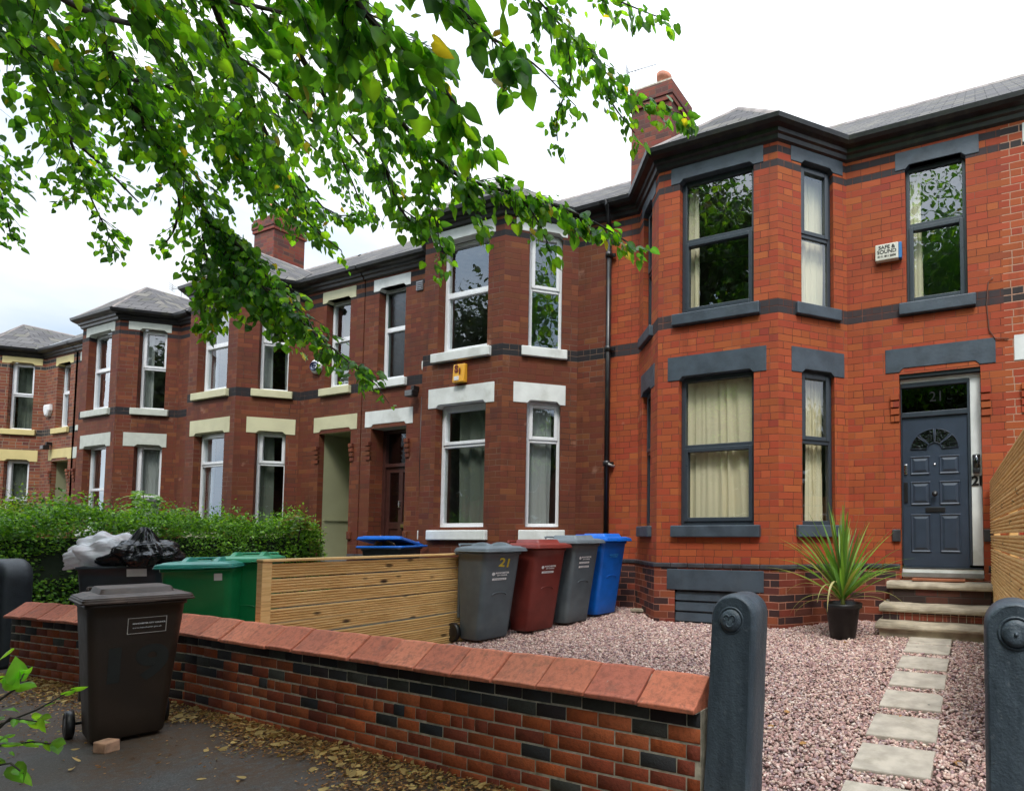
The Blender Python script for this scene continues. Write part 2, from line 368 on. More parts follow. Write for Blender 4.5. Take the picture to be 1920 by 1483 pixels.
def text(parent, name, body, size, mat, T, ext=.0015, align='CENTER', sx=1., bold=.0):
    cu = bpy.data.curves.new(name, 'FONT'); cu.body = body; cu.size = size; cu.extrude = ext; cu.align_x = align; cu.align_y = 'CENTER'; cu.offset = bold
    o = bpy.data.objects.new(name, cu); C.objects.link(o)
    dg = bpy.context.evaluated_depsgraph_get(); me = bpy.data.meshes.new_from_object(o.evaluated_get(dg)); bpy.data.objects.remove(o); me.name = name
    me.materials.clear(); me.materials.append(mat)
    o = bpy.data.objects.new(name, me); C.objects.link(o)
    if parent is not None: o.parent = parent
    o.matrix_local = T @ Matrix.Diagonal((sx, 1, 1, 1)); return o
def face_T(p, n, roll=0):                             # text plane at p facing n (horizontal normal)
    n = Vector(n).normalized(); up = Vector((0, 0, 1)); x = up.cross(n).normalized(); y = n.cross(x)
    m = Matrix((x, y, n)).transposed().to_4x4(); m.translation = Vector(p); return m @ Matrix.Rotation(roll, 4, 'Z')

def scatter(name, tv, tf, pos, X, Y, Z, cols, mat, smooth=False, parent=None, vmul=None):
    """one mesh of many small copies: template verts tv, faces tf (equal n), frames X,Y,Z (N,3) already scaled"""
    n = len(pos); tv = np.asarray(tv, float); tf = np.asarray(tf, int); nv = len(tv)
    co = pos[:, None, :] + tv[None, :, 0:1]*X[:, None, :] + tv[None, :, 1:2]*Y[:, None, :] + tv[None, :, 2:3]*Z[:, None, :]
    fa = (tf[None] + (np.arange(n)*nv)[:, None, None]).reshape(-1, tf.shape[1])
    me = bpy.data.meshes.new(name); me.vertices.add(n*nv); me.vertices.foreach_set('co', co.astype(np.float32).ravel())
    nl = fa.size; me.loops.add(nl); me.loops.foreach_set('vertex_index', fa.ravel().astype(np.int32))
    me.polygons.add(len(fa)); me.polygons.foreach_set('loop_start', np.arange(0, nl, tf.shape[1], dtype=np.int32))
    me.polygons.foreach_set('loop_total', np.full(len(fa), tf.shape[1], dtype=np.int32))
    if smooth: me.polygons.foreach_set('use_smooth', np.ones(len(fa), dtype=bool))
    me.update(calc_edges=True); me.validate()
    a = me.attributes.new('tintc', 'FLOAT_COLOR', 'POINT'); cc = np.ones((n, nv, 4), np.float32); cc[:, :, :3] = cols[:, None, :]
    if vmul is not None: cc[:, :, :3] *= np.asarray(vmul, np.float32)[None, :, None]
    a.data.foreach_set('color', cc.ravel()); me.materials.append(mat)
    o = bpy.data.objects.new(name, me); C.objects.link(o)
    if parent is not None: o.parent = parent
    return o
def frames(dirs, norms):
    Y = dirs/np.linalg.norm(dirs, axis=1, keepdims=True); X = np.cross(Y, norms); X /= np.linalg.norm(X, axis=1, keepdims=True)+1e-9
    return X, Y, np.cross(X, Y)
HEART_V = [(0, .02, 0), (.24, -.07, -.05), (.44, .10, -.11), (.47, .36, -.13), (.33, .66, -.13), (0, 1.08, -.16),
           (-.33, .66, -.13), (-.47, .36, -.13), (-.44, .10, -.11), (-.24, -.07, -.05), (0, .35, .02), (0, .7, -.03)]
HEART_F = [(0, 1, 10), (1, 2, 10), (2, 3, 10), (3, 11, 10), (3, 4, 11), (4, 5, 11), (5, 6, 11), (6, 7, 11), (7, 10, 11), (7, 8, 10), (8, 9, 10), (9, 0, 10)]
OVAL_V = [(0, 0, 0), (.28, .3, -.06), (.25, .7, -.08), (0, 1, -.1), (-.25, .7, -.08), (-.28, .3, -.06), (0, .5, .02)]
OVAL_F = [(0, 1, 6), (1, 2, 6), (2, 3, 6), (3, 4, 6), (4, 5, 6), (5, 0, 6)]

# ------------------------------------------------------------------ terrace measurements
PX, WD = -5.141, 5.4
S1, S2, S3, S4, D = .582, 1.332, 2.957, 3.616, .706
ZB, ZP = 2.761, -.356
WC0, WC1, WC2 = (-1.197, -4.465), (-5.96, -4.207), (-8.84, -4.29)
def wally(x): return WC0[1]+(x-WC0[0])/(WC1[0]-WC0[0])*(WC1[1]-WC0[1]) if x > WC1[0] else WC1[1]+(x-WC1[0])/(WC2[0]-WC1[0])*(WC2[1]-WC1[1])
def gz(y): return -1.039 + .057*y
GROUND = -1.362
WS = .89                                             # the old wall bricks run smaller than the house bricks

class Seg:
    def __init__(s, A, B): s.A = Vector((A[0], A[1])); s.B = Vector((B[0], B[1])); s.L = (s.B-s.A).length; s.t = (s.B-s.A)/s.L; s.n = Vector((s.t.y, -s.t.x))
    def p(s, a, o, z): q = s.A+s.t*a+s.n*o; return Vector((q.x, q.y, z))
    def box(s, mb, a0, a1, o0, o1, z0, z1, m): mb.hexa([s.p(a0, o1, z0), s.p(a1, o1, z0), s.p(a1, o0, z0), s.p(a0, o0, z0), s.p(a0, o1, z1), s.p(a1, o1, z1), s.p(a1, o0, z1), s.p(a0, o0, z1)], m)
def offset_path(pts, d):
    out = []
    for i, p in enumerate(pts):
        p = Vector(p); ns = []
        if i > 0: t = (Vector(pts[i])-Vector(pts[i-1])).normalized(); ns.append(Vector((t.y, -t.x)))
        if i < len(pts)-1: t = (Vector(pts[i+1])-Vector(pts[i])).normalized(); ns.append(Vector((t.y, -t.x)))
        if len(ns) == 2: b = (ns[0]+ns[1]).normalized(); out.append(p + b*(d/max(.3, b.dot(ns[0]))))
        else: out.append(p+ns[0]*d)
    return out

def wall_panel(mb, sg, z0, z1, holes, mat, rev=.12, revmat=None, headmat=None):
    """brick panel with openings (a0,a1,z0,z1,recess)"""
    xs = sorted({0., sg.L, *[h[0] for h in holes], *[h[1] for h in holes]}); zs = sorted({z0, z1, *[h[2] for h in holes], *[h[3] for h in holes]})
    for i in range(len(xs)-1):
        for j in range(len(zs)-1):
            a, b, c, d = xs[i], xs[i+1], zs[j], zs[j+1]; cx, cz = (a+b)/2, (c+d)/2
            if any(h[0] < cx < h[1] and h[2] < cz < h[3] for h in holes): continue
            mb.face([sg.p(a, 0, c), sg.p(b, 0, c), sg.p(b, 0, d), sg.p(a, 0, d)], mat)
    for h in holes:
        a, b, c, d = h[:4]; r = h[4]; rm = revmat or mat
        mb.face([sg.p(a, 0, c), sg.p(a, 0, d), sg.p(a, -r, d), sg.p(a, -r, c)], rm)
        mb.face([sg.p(b, 0, d), sg.p(b, 0, c), sg.p(b, -r, c), sg.p(b, -r, d)], rm)
        mb.face([sg.p(a, 0, d), sg.p(b, 0, d), sg.p(b, -r, d), sg.p(a, -r, d)], headmat or rm)
        mb.face([sg.p(a, 0, c), sg.p(a, -r, c), sg.p(b, -r, c), sg.p(b, 0, c)], rm)

def lintel_mesh(sg, a0, a1, z0, z1, w0, w1, mat, o=.008, notch=.045):
    """stone lintel over an opening w0..w1 with the chamfered notch underneath"""
    mb = MB(); ch = .05
    prof = [(a0, z0), (w0+.005, z0), (w0+ch, z0+notch), (w1-ch, z0+notch), (w1-.005, z0), (a1, z0), (a1, z1), (a0, z1)]
    f = [sg.p(a, o, z) for a, z in prof]; b = [sg.p(a, -.11, z) for a, z in prof]
    # front in convex pieces
    mb.face([f[0], f[1], sg.p(w0+.005, o, z1), f[7]], mat); mb.face([f[1], f[2], sg.p(w0+ch, o, z1), sg.p(w0+.005, o, z1)], mat)
    mb.face([f[2], f[3], sg.p(w1-ch, o, z1), sg.p(w0+ch, o, z1)], mat); mb.face([f[3], f[4], sg.p(w1-.005, o, z1), sg.p(w1-ch, o, z1)], mat)
    mb.face([f[4], f[5], f[6], sg.p(w1-.005, o, z1)], mat)
    for i in range(8):
        j = (i+1) % 8; mb.face([f[j], f[i], b[i], b[j]], mat)
    return mb

def curtain_mesh(sg, a0, a1, z0, z1, o, mat, folds=.11, amp=.022, gather=0.0, tie=None):
    mb = MB(); n = max(6, int((a1-a0)/folds*10)); rows = 10; ph = random.random()*6
    loops = []
    for j in range(rows+1):
        f = j/rows; z = z0+(z1-z0)*f; row = []
        for i in range(n+1):
            t = i/n; a = a0+(a1-a0)*t
            if tie: a = tie + (a-tie)*(.35+.65*abs(f-.12)**.7) if f > .12 else tie+(a-tie)*(.35+.3*(1-f/.12))
            s_ = t*(a1-a0)/folds*2*pi+ph; s_ += 1.3*sin(s_*.37+ph*2)+.5*sin(f*2.2+s_*.2); am = amp*(.55+.45*sin(s_*.23+ph))*(1.15-.35*f)
            row.append(sg.p(a+.010*sin(f*4+s_), o+am*sin(s_)+.18*amp*sin(s_*2.7+f*3), z))
        loops.append(row)
    mb.ring(loops, mat, True, False, False, False); return mb

def window(house, sg, a0, a1, z0, z1, tz, P, rec, sill=True, lint=None, sash='low', blind=None, curt=(), gmat=None, frame_w=.055, cill=False):
    fm = P['frame']; mb = MB(); o1 = -rec; o0 = -rec-.07; fw = frame_w
    sg.box(mb, a0, a0+fw, o0, o1, z0, z1, fm); sg.box(mb, a1-fw, a1, o0, o1, z0, z1, fm)
    sg.box(mb, a0+fw, a1-fw, o0, o1, z0, z0+fw, fm); sg.box(mb, a0+fw, a1-fw, o0, o1, z1-fw, z1, fm)
    sg.box(mb, a0+fw, a1-fw, o0, o1, tz-.028, tz+.028, fm)
    panes = []
    for k, (c, d) in enumerate(((z0+fw, tz-.028), (tz+.028, z1-fw))):
        want = (sash in ('low', 'both') and k == 0) or (sash in ('up', 'both') and k == 1)
        a, b = a0+fw, a1-fw
        if want:
            s = .038; sg.box(mb, a-.012, a+s, o0+.004, o1+.016, c-.012, d+.012, fm); sg.box(mb, b-s, b+.012, o0+.004, o1+.016, c-.012, d+.012, fm)
            sg.box(mb, a+s, b-s, o0+.006, o1+.014, c-.012, c+s, fm); sg.box(mb, a+s, b-s, o0+.006, o1+.014, d-s, d+.012, fm)
            a, b, c, d = a+s, b-s, c+s, d-s
        panes.append((a, b, c, d))
    if cill: sg.box(mb, a0-.02, a1+.02, o0, o1+.05, z0-.045, z0-.003, fm)
    w = mb.build('window', house, bevel=.006)
    for i, (a, b, c, d) in enumerate(panes):
        g = MB(); oo = o1-.022; g.face([sg.p(a-.004, oo, c-.004), sg.p(b+.004, oo, c-.004), sg.p(b+.004, oo, d+.004), sg.p(a-.004, oo, d+.004)], (gmat or GLASS) if not isinstance(gmat, (list, tuple)) else gmat[i])
        g.build('pane', w)
    if sill:
        s_ = MB(); sg.box(s_, a0-.085, a1+.085, -rec-.02, .055, z0-.148 if not cill else z0-.195, z0-.004 if not cill else z0-.05, P['stone']); s_.build('sill', w, bevel=.012)
    if lint:
        lintel_mesh(sg, *lint, a0, a1, P['stone']).build('lintel', w, bevel=.006)
    for c in curt:
        curtain_mesh(sg, *c[:4], -rec-c[4], c[5], *(c[6:] if len(c) > 6 else ())).build('curtain', w)
    return w

def house(idx, X0, m, P, label):
    """X0 = party-wall line the bay stands next to, m = +1 when the house runs to the right of it"""
    H = thing('terraced_house', label, 'house', (0, 0, 0), 0, None)
    fx = lambda s: X0+m*s
    pts = [(fx(0), 0), (fx(S1), 0), (fx(S2), -D), (fx(S3), -D), (fx(S4), 0), (fx(WD), 0)]
    if m < 0: pts = pts[::-1]
    segs = [Seg(pts[i], pts[i+1]) for i in range(5)]
    near, cn, fr, cf, main = segs if m > 0 else segs[::-1]
    def rg(sg, a, b, from_start):                     # distances from the bay-front corner or from the party line side
        return (a, b) if from_start else (sg.L-b, sg.L-a)
    rc = P['rec']; zu0, zu1, zl0, zl1 = 2.752, 4.462, .112, P.get('lowtop', 1.955)
    W = MB(); BR = P['brick']; ZT = 4.78
    holes = {id(s): [] for s in segs}
    cfs = m > 0; cns = m < 0                          # does the segment start at the bay-front corner (left end)?
    ca = rg(cf, .315, .772, cfs); cb = rg(cn, .335, .80, cns)
    fa = ((fr.L-1.01)/2, (fr.L+1.01)/2)
    for sg, (a, b) in ((cf, ca), (cn, cb), (fr, fa)):
        holes[id(sg)] += [(a, b, zl0-.004, zl1+.01, rc), (a, b, zu0-.004, (4.485 if sg is fr else 4.515)+.01, rc)]
    dm = lambda s0, s1: (s0-S4, s1-S4) if m > 0 else (main.L-(s1-S4), main.L-(s0-S4))
    ua = dm(*P.get('upwin', (4.335, 5.025))); da = dm(*P.get('door', (4.236, 5.141)))
    DTOP = 1.90; DB = -.53
    holes[id(main)] += [(ua[0], ua[1], zu0-.004, 4.445, rc), (da[0], da[1], DB, DTOP, P['drec'])]
    for sg in segs: wall_panel(W, sg, ZP-.02, ZT, holes[id(sg)], BR, headmat=P['stone'])
    # rear, sides and the dark rooms behind the windows
    x0, x1 = sorted((fx(0), fx(WD)))
    W.face([(x0, 7.2, -1.4), (x0, 7.2, ZT), (x1, 7.2, ZT), (x1, 7.2, -1.4)], BR)
    W.face([(x0, 0, -1.4), (x0, 0, ZT), (x0, 7.2, ZT), (x0, 7.2, -1.4)], BR); W.face([(x1, 0, -1.4), (x1, 7.2, -1.4), (x1, 7.2, ZT), (x1, 0, ZT)], BR)
    W.build('wall', H)
    R = MB(); R.box(x0+.02, x1-.02, 1.8, 1.9, -.5, 4.7, DARK); R.box(x0+.02, x1-.02, .02, 1.8, 2.25, 2.33, DARK)
    R.box(x0+.02, x1-.02, .02, 1.8, -.5, -.45, DARK); R.box(x0+.02, x1-.02, .02, 1.8, 4.72, 4.76, DARK)
    R.box(*sorted((fx(3.66), fx(3.72))), .02, 1.8, -.45, 4.7, DARK)
    R.build('interior', H)
    # plinth
    pls = []; op = offset_path(pts, .03)
    rp = [(p.x, p.y) for p in op]; gap = (P.get('door', (4.236, 5.141))[0]-.02, P.get('door', (4.236, 5.141))[1]+.02)
    for i in range(5):
        sg = Seg(rp[i], rp[i+1])
        if (m > 0 and i == 4) or (m < 0 and i == 0):
            off = 0
            spans = [(0, da[0]-.03), (da[1]+.03, sg.L)]
        else: spans = [(0, sg.L)]
        cell = P.get('cellar') and sg.L > 1.5 and abs(sg.n.x) < .01 and i == 2
        for a, b in spans:
            if not pls or a > 0: pls.append(MB())
            pl = pls[-1]
            if cell:
                c0, c1 = (sg.L-1.06)/2, (sg.L+1.06)/2
                pl.face([sg.p(a, 0, -1.35), sg.p(c0, 0, -1.35), sg.p(c0, 0, ZP-.05), sg.p(a, 0, ZP-.05)], P['plinth'])
                pl.face([sg.p(c1, 0, -1.35), sg.p(b, 0, -1.35), sg.p(b, 0, ZP-.05), sg.p(c1, 0, ZP-.05)], P['plinth'])
                pl.face([sg.p(c0, 0, -.66), sg.p(c1, 0, -.66), sg.p(c1, 0, ZP-.05), sg.p(c0, 0, ZP-.05)], P['plinth'])
                v = MB(); sg.box(v, (sg.L-1.28)/2, (sg.L+1.28)/2, .0, .012, -.675, -.425, P['stone'])
                lv = v.build('cellar_lintel', H, bevel=.006)
                g = MB(); sg.box(g, c0, c1, -.06, -.05, -1.3, -.66, P['stone'])
                for k in range(5):
                    z = -.70-.125*k
                    g.hexa([sg.p(c0, .0-.012, z-.10), sg.p(c1, -.012, z-.10), sg.p(c1, -.05, z-.10), sg.p(c0, -.05, z-.10), sg.p(c0, -.022, z), sg.p(c1, -.022, z), sg.p(c1, -.05, z), sg.p(c0, -.05, z)], P['stone'])
                g.build('cellar_vent', H)
            else: pl.face([sg.p(a, 0, -1.35), sg.p(b, 0, -1.35), sg.p(b, 0, ZP-.05), sg.p(a, 0, ZP-.05)], P['plinth'])
    for q in pls: q.build('plinth', H)
    cps = []; bl = .235
    for i in range(5):
        sg = Seg(rp[i], rp[i+1]); spans = [(0, sg.L)]
        if (m > 0 and i == 4) or (m < 0 and i == 0): spans = [(0, da[0]-.03), (da[1]+.03, sg.L)]
        for a, b in spans:
            if not cps or a > 0: cps.append(MB())
            cp = cps[-1]
            n = max(1, round((b-a)/bl)); st = (b-a)/n
            for k in range(n):
                g0 = .003 if (k or a) else -.012
                sg.box(cp, a+k*st+g0, a+(k+1)*st-(.003 if k < n-1 else -.008), -.03, .014, ZP-.052, ZP+.004, CAPB)
    for q in cps: q.build('plinth_cap', H, bevel=.012)
    # windows
    lo, up = P['low'], P['up']; cw = P.get('curtains', {})
    window(H, fr, *fa, zl0, zl1, lo[0], P, rc, lint=((fr.L-1.33)/2, (fr.L+1.33)/2, 1.915, 2.215), sash=lo[1], curt=[(fa[0]+c[0], fa[0]+c[1], zl0, zl1, *c[2:]) for c in cw.get('fl', ())], cill=P.get('cill', False))
    window(H, fr, *fa, zu0, 4.485, up[0], P, rc, lint=((fr.L-1.26)/2, (fr.L+1.26)/2, 4.445, 4.655), sash=up[1], curt=[(fa[0]+c[0], fa[0]+c[1], zu0, zu1, *c[2:]) for c in cw.get('fu', ())])
    for sg, (a, b), key, st in ((cf, ca, 'c', cfs), (cn, cb, 'n', cns)):
        ll = rg(sg, .175, .915, st) if sg is cf else rg(sg, .15, .87, st)
        window(H, sg, a, b, zl0, zl1, lo[2], P, rc, lint=(ll[0], ll[1], 1.915, 2.215), sash=lo[3], curt=[(a+c[0], a+c[1], zl0, zl1, *c[2:]) for c in cw.get(key+'l', ())], frame_w=.045, cill=P.get('cill', False))
        window(H, sg, a, b, zu0, 4.51, up[2], P, rc, lint=(ll[0], ll[1], 4.475, 4.655), sash=up[3], curt=[(a+c[0], a+c[1], zu0, zu1, *c[2:]) for c in cw.get(key+'u', ())], frame_w=.045)
    ul = dm(4.222, 5.172) if 'upwin' not in P else (ua[0]-.11, ua[1]+.11)
    window(H, main, *ua, zu0, 4.44, up[4], P, rc, lint=(ul[0], ul[1], 4.40, 4.62), sash=up[5], curt=[(ua[0]+c[0], ua[0]+c[1], zu0, 4.44, *c[2:]) for c in cw.get('m', ())], gmat=P.get('mglass'), frame_w=.045)
    # door lintel and brick corbels
    dl = dm(4.077, 5.305); lintel_mesh(main, dl[0], dl[1], 1.925, 2.212, da[0], da[1], P['stone']).build('door_lintel', H, bevel=.006)
    for side in (0, 1):
        cb_ = MB()
        for k in range(4):
            d_ = .0+.012*(k+1); z = 1.66-.085*k
            a = (da[0]-.10, da[0]+.0) if side == 0 else (da[1], da[1]+.10)
            main.box(cb_, a[0], a[1], -.02, .045-.01*k, z-.07, z, BR)
        cb_.build('brick_corbel', H, bevel=.004)
    for a in ((da[0]-.10, da[0]-.002), (da[1]+.002, da[1]+.10)):
        bs = MB(); main.box(bs, a[0], a[1], -.01, .028, -.09, .055, CAPB if idx == 1 else BR)
        bs.build('door_base_brick', H, bevel=.01)
    P['doorf'](H, main, da, DB, DTOP)
    # cornice, gutter
    cz = MB(); prof = [(.0, 4.655), (.035, 4.675), (.045, 4.72), (.075, 4.735), (.085, 4.775), (.15, 4.79), (.185, 4.82), (.195, 4.872), (.175, 4.876), (.165, 4.835), (.02, 4.83)]
    rings = [[(q.x, q.y, z) for q in offset_path(pts, o)] for o, z in prof]
    for i in range(len(rings)-1):
        for j in range(5): cz.face([rings[i][j], rings[i][j+1], rings[i+1][j+1], rings[i+1][j]], BLACKP)
    cz.build('gutter', H)
    # roofs
    sl = .80; eo = offset_path(pts, .15); ze = 4.875; ry = 3.5; rz = ze+sl*(ry+.15)
    rf = MB(); e = [(q.x, q.y, ze) for q in eo]
    a0_, a1_ = (0, 5); bx = fx((S2+S3)/2); K = (bx, 0.0, 5.79); yb = (5.79-ze)/sl-.15; Bp = (bx, yb, 5.79)
    l0 = e[0]; l1 = e[1]; r0 = e[4]; r1 = e[5]
    if m < 0: pass
    Rl, Rr = (e[0][0], ry, rz), (e[5][0], ry, rz)
    if True:
        rf.face([l0, l1, Bp, Rl], SLATE); rf.face([Rl, Bp, Rr], SLATE); rf.face([Bp, r0, r1, Rr], SLATE)
    rf.face([Rr, (Rr[0], 7.3, ze), (Rl[0], 7.3, ze), Rl], SLATE)
    lift = Vector((0, 0, .012))
    for tri in ([e[2], e[3], K], [e[1], e[2], K], [e[3], e[4], K], [e[4], Bp, K], [e[1], K, Bp]): rf.face([Vector(q)+lift for q in tri], SLATE)
    roof = rf.build('roof', H)
    def ridge(a, b, r=.05, st=.3):
        rd = MB()
        a, b = Vector(a), Vector(b); n = max(1, int((b-a).length/st)); d = (b-a).normalized(); sd_ = d.cross(Vector((0, 0, 1))).normalized(); up_ = sd_.cross(d)
        for k in range(n):
            p, q = a.lerp(b, k/n), a.lerp(b, (k+1)/n)
            pr = [(-1.5*r, -1.3*r), (-.8*r, -.3*r), (0, .3*r), (.8*r, -.3*r), (1.5*r, -1.3*r)]
            rd.ring([[c+sd_*x+up_*(y+.01) for x, y in pr] for c in (p, q)], RIDGE, True, False, False, False)
        rd.build('ridge_tile', roof)
    for c in (e[2], e[3]): ridge(K, c)
    ridge(K, Bp); ridge(Rl, Rr, .08)
    return H, dict(main=main, fr=fr, cf=cf, cn=cn, near=near, da=da)

# ------------------------------------------------------------------ doors
def panel_rect(mb, sg, a, b, z0, z1, o, m, d=.014):
    """moulded recessed panel ring with a raised field"""
    q = lambda i, oo: [sg.p(a+i, oo, z0+i), sg.p(b-i, oo, z0+i), sg.p(b-i, oo, z1-i), sg.p(a+i, oo, z1-i)]
    ls = [q(0, o+.002), q(.008, o+.012), q(.02, o+.004), q(.026, o+.001), q(.055, o+.012)]
    for i in range(4):
        for j in range(4): mb.face([ls[i][j], ls[i][(j+1) % 4], ls[i+1][(j+1) % 4], ls[i+1][j]], m)
    mb.face(ls[4], m)
def door_one(H, sg, da, zb, zt):
    o = -.09; a0 = da[0]; x = lambda X: X-(sg.A.x)
    dr = MB(); L0, L1 = x(-.888), x(-.150); z0, z1 = -.385, 1.385
    sg.box(dr, L0, L1, o-.05, o, z0, z1, DOORB)
    cx = (L0+L1)/2
    W_ = L1-L0
    for (zz0, zz1) in ((.70, .92), (.34, .62), (-.215, .235)):
        panel_rect(dr, sg, L0+.12*W_, cx-.055*W_*1.2, zz0, zz1, o, DOORB); panel_rect(dr, sg, cx+.055*W_*1.2, L1-.12*W_, zz0, zz1, o, DOORB)
    door = dr.build('door', H, bevel=.003)
    # fanlight of four segments
    fz = 1.0; r1, r0 = .275, .085
    for k in range(4):
        g = MB(); a_, b_ = pi-k*pi/4-.045, pi-(k+1)*pi/4+.045; n = 8
        outer = [(r1*cos(a_+(b_-a_)*i/n)*.98, r1*sin(a_+(b_-a_)*i/n)*.86) for i in range(n+1)]; inner = [(r0*cos(a_+(b_-a_)*i/n), r0*sin(a_+(b_-a_)*i/n)*.9) for i in range(n+1)]
        for i in range(n): g.face([sg.p(cx+inner[i][0], o+.003, fz+inner[i][1]), sg.p(cx+inner[i+1][0], o+.003, fz+inner[i+1][1]), sg.p(cx+outer[i+1][0], o+.003, fz+outer[i+1][1]), sg.p(cx+outer[i][0], o+.003, fz+outer[i][1])], OBSC)
        rim = [sg.p(cx+q[0], o+.008, fz+q[1]) for q in outer+inner[::-1]]; g.tube(rim+[rim[0]], .005, DOORB, 6)
        g.build('fanlight_pane', door)
    k = MB(); k.lathe([(.008, 0), (.012, .03), (.028, .035), (.034, .05), (.028, .065), (.0, .07)], BLK, (0, 0, 0), 16, axis='y', T=Matrix.Translation(sg.p(cx+.0, o, .47)) @ Matrix.Rotation(pi, 4, 'Z')); k.build('door_knob', door)
    k = MB(); sg.box(k, cx-.11, cx+.11, o, o+.012, .258, .312, BLK); k.build('letterbox', door, bevel=.004)
    k = MB(); sg.box(k, L0+.022, L0+.058, o, o+.02, .71, .83, CHROME); k.build('lock', door, bevel=.008)
    k = MB(); sg.box(k, L0+.015, L0+.06, o, o+.012, .375, .615, BLK); k.build('pull_plate', door, bevel=.003)
    k = MB(); k.lathe([(.012, 0), (.012, .006), (0, .006)], CHROME, (0, 0, 0), 12, axis='y', T=Matrix.Translation(sg.p(cx, o+.006, .82)) @ Matrix.Rotation(pi, 4, 'Z')); k.build('spyhole', door)
    # frame, transom, white surround
    f = MB(); rail = 1.40
    sg.box(f, a0+.004, L0-.002, o-.06, o+.02, zb+.17, 1.80, ANTF); sg.box(f, L1+.002, L1+.03, o-.06, o+.02, zb+.17, 1.80, ANTF)
    sg.box(f, L0-.002, L1+.002, o-.06, o+.022, z1+.004, z1+.065, ANTF); sg.box(f, L0-.002, L1+.002, o-.06, o+.02, 1.75, 1.80, ANTF)
    sg.box(f, a0+.004, da[1]-.006, o-.06, o+.04, zb+.13, z0-.004, ANTF)
    f.build('door_frame', H, bevel=.006)
    s = MB(); sg.box(s, L1+.032, da[1]-.003, o-.055, o+.012, zb+.17, 1.80, WHITE); sg.box(s, a0+.004, da[1]-.003, o-.055, o+.012, 1.803, 1.855, WHITE)
    sg.box(s, a0+.004, da[1]-.003, o-.07, o+.03, zb, zb+.125, WHITE); s.build('door_surround', H, bevel=.004)
    s = MB(); sg.box(s, a0+.0, da[1], o-.05, -.02, 1.86, 1.985, ANTF); s.build('door_head', H)
    s = MB(); sg.box(s, da[0]+.13, da[1]-.2, .0, .12, zb-.006, zb+.02, DOORMAT); s.build('doormat', H, bevel=.005)
    t_ = MB(); t_.face([sg.p(L0, o-.02, z1+.06), sg.p(L1, o-.02, z1+.06), sg.p(L1, o-.02, 1.752), sg.p(L0, o-.02, 1.752)], glass('transom_glass', (.06, .065, .075), 1.3)); tp = t_.build('transom_pane', H)
    text(tp, 'door_number', '21', .17, plain('gilt_dark_number', (.012, .012, .014), .4), face_T(sg.p(cx+.03, o-.015, 1.62), (0, -1, 0)), .001)
    for i, (a, bb) in enumerate((('2', -.078), ('1', -.02))):
        text(H, 'house_number', a, .15, BLK, face_T(sg.p(x(bb), o+.016, .60), (0, -1, 0)), .004, bold=.006)
    l = MB(); lx = x(-.062)
    sg.box(l, lx-.04, lx+.04, o+.012, o+.035, .69, .91, BLK); sg.box(l, lx-.035, lx+.035, o+.035, o+.09, .69, .745, BLK)
    lamp = l.build('wall_lamp', H, bevel=.01)
    g = MB(); g.lathe([(.036, .745), (.038, .81), (.034, .87), (.0, .91)], glass('lamp_glass', (.5, .5, .45), 1.5), (0, 0, 0), 16, True, False, T=Matrix.Translation(sg.p(lx, o+.06, 0))); g.build('lamp_shade', lamp)

def door_brown(H, sg, da, zb, zt):
    o = -.26; f = MB(); a, b = da[0]+.02, da[1]-.02; w = .055
    sg.box(f, da[0]+.002, a+w, o-.06, o+.03, zb, 1.90, BROWND); sg.box(f, b-w, da[1]-.002, o-.06, o+.03, zb, 1.90, BROWND)
    sg.box(f, a+w, b-w, o-.06, o+.03, 1.84, 1.90, BROWND); sg.box(f, a+w, b-w, o-.06, o+.028, 1.22, 1.28, BROWND)
    f.build('door_frame', H, bevel=.005)
    d = MB(); a, b = a+w+.003, b-w-.003; c = (a+b)/2; z0 = zb+.05
    g1, g2 = .28, 1.12
    for s0, s1 in ((a, a+.085), (c-.05, c+.05), (b-.085, b)): sg.box(d, s0, s1, o-.045, o, z0, 1.218, BROWND)
    for s0, s1 in ((a+.085, c-.05), (c+.05, b-.085)):
        sg.box(d, s0, s1, o-.045, o-.002, 1.12, 1.218, BROWND); sg.box(d, s0, s1, o-.045, o-.002, .10, .22, BROWND); sg.box(d, s0, s1, o-.045, o-.018, z0+.1, .10, BROWND); sg.box(d, s0, s1, o-.045, o-.002, z0, z0+.1, BROWND)
    dd = d.build('door', H, bevel=.004)
    for s0, s1 in ((a+.085, c-.05), (c+.05, b-.085)):
        g = MB(); g.face([sg.p(s0, o-.015, .22), sg.p(s1, o-.015, .22), sg.p(s1, o-.015, 1.12), sg.p(s0, o-.015, 1.12)], PINKG); g.build('door_pane', dd)
    g = MB(); g.face([sg.p(a, o-.03, 1.28), sg.p(b, o-.03, 1.28), sg.p(b, o-.03, 1.84), sg.p(a, o-.03, 1.84)], glass('green_transom_glass', (.25, .30, .26), 2.2, .05)); g.build('transom_pane', H)
    k = MB(); sg.box(k, c-.02, c+.02, o, o+.03, .48, .60, CHROME); k.build('door_handle', dd, bevel=.006)
    k = MB(); sg.box(k, c+.03, b-.03, o-.002, o+.012, .12, .18, BRASS); k.build('letterbox', dd, bevel=.004)
    k = MB(); sg.box(k, b-.2, b-.09, o-.012, o-.006, .30, .44, LACEW); k.build('notice', dd)

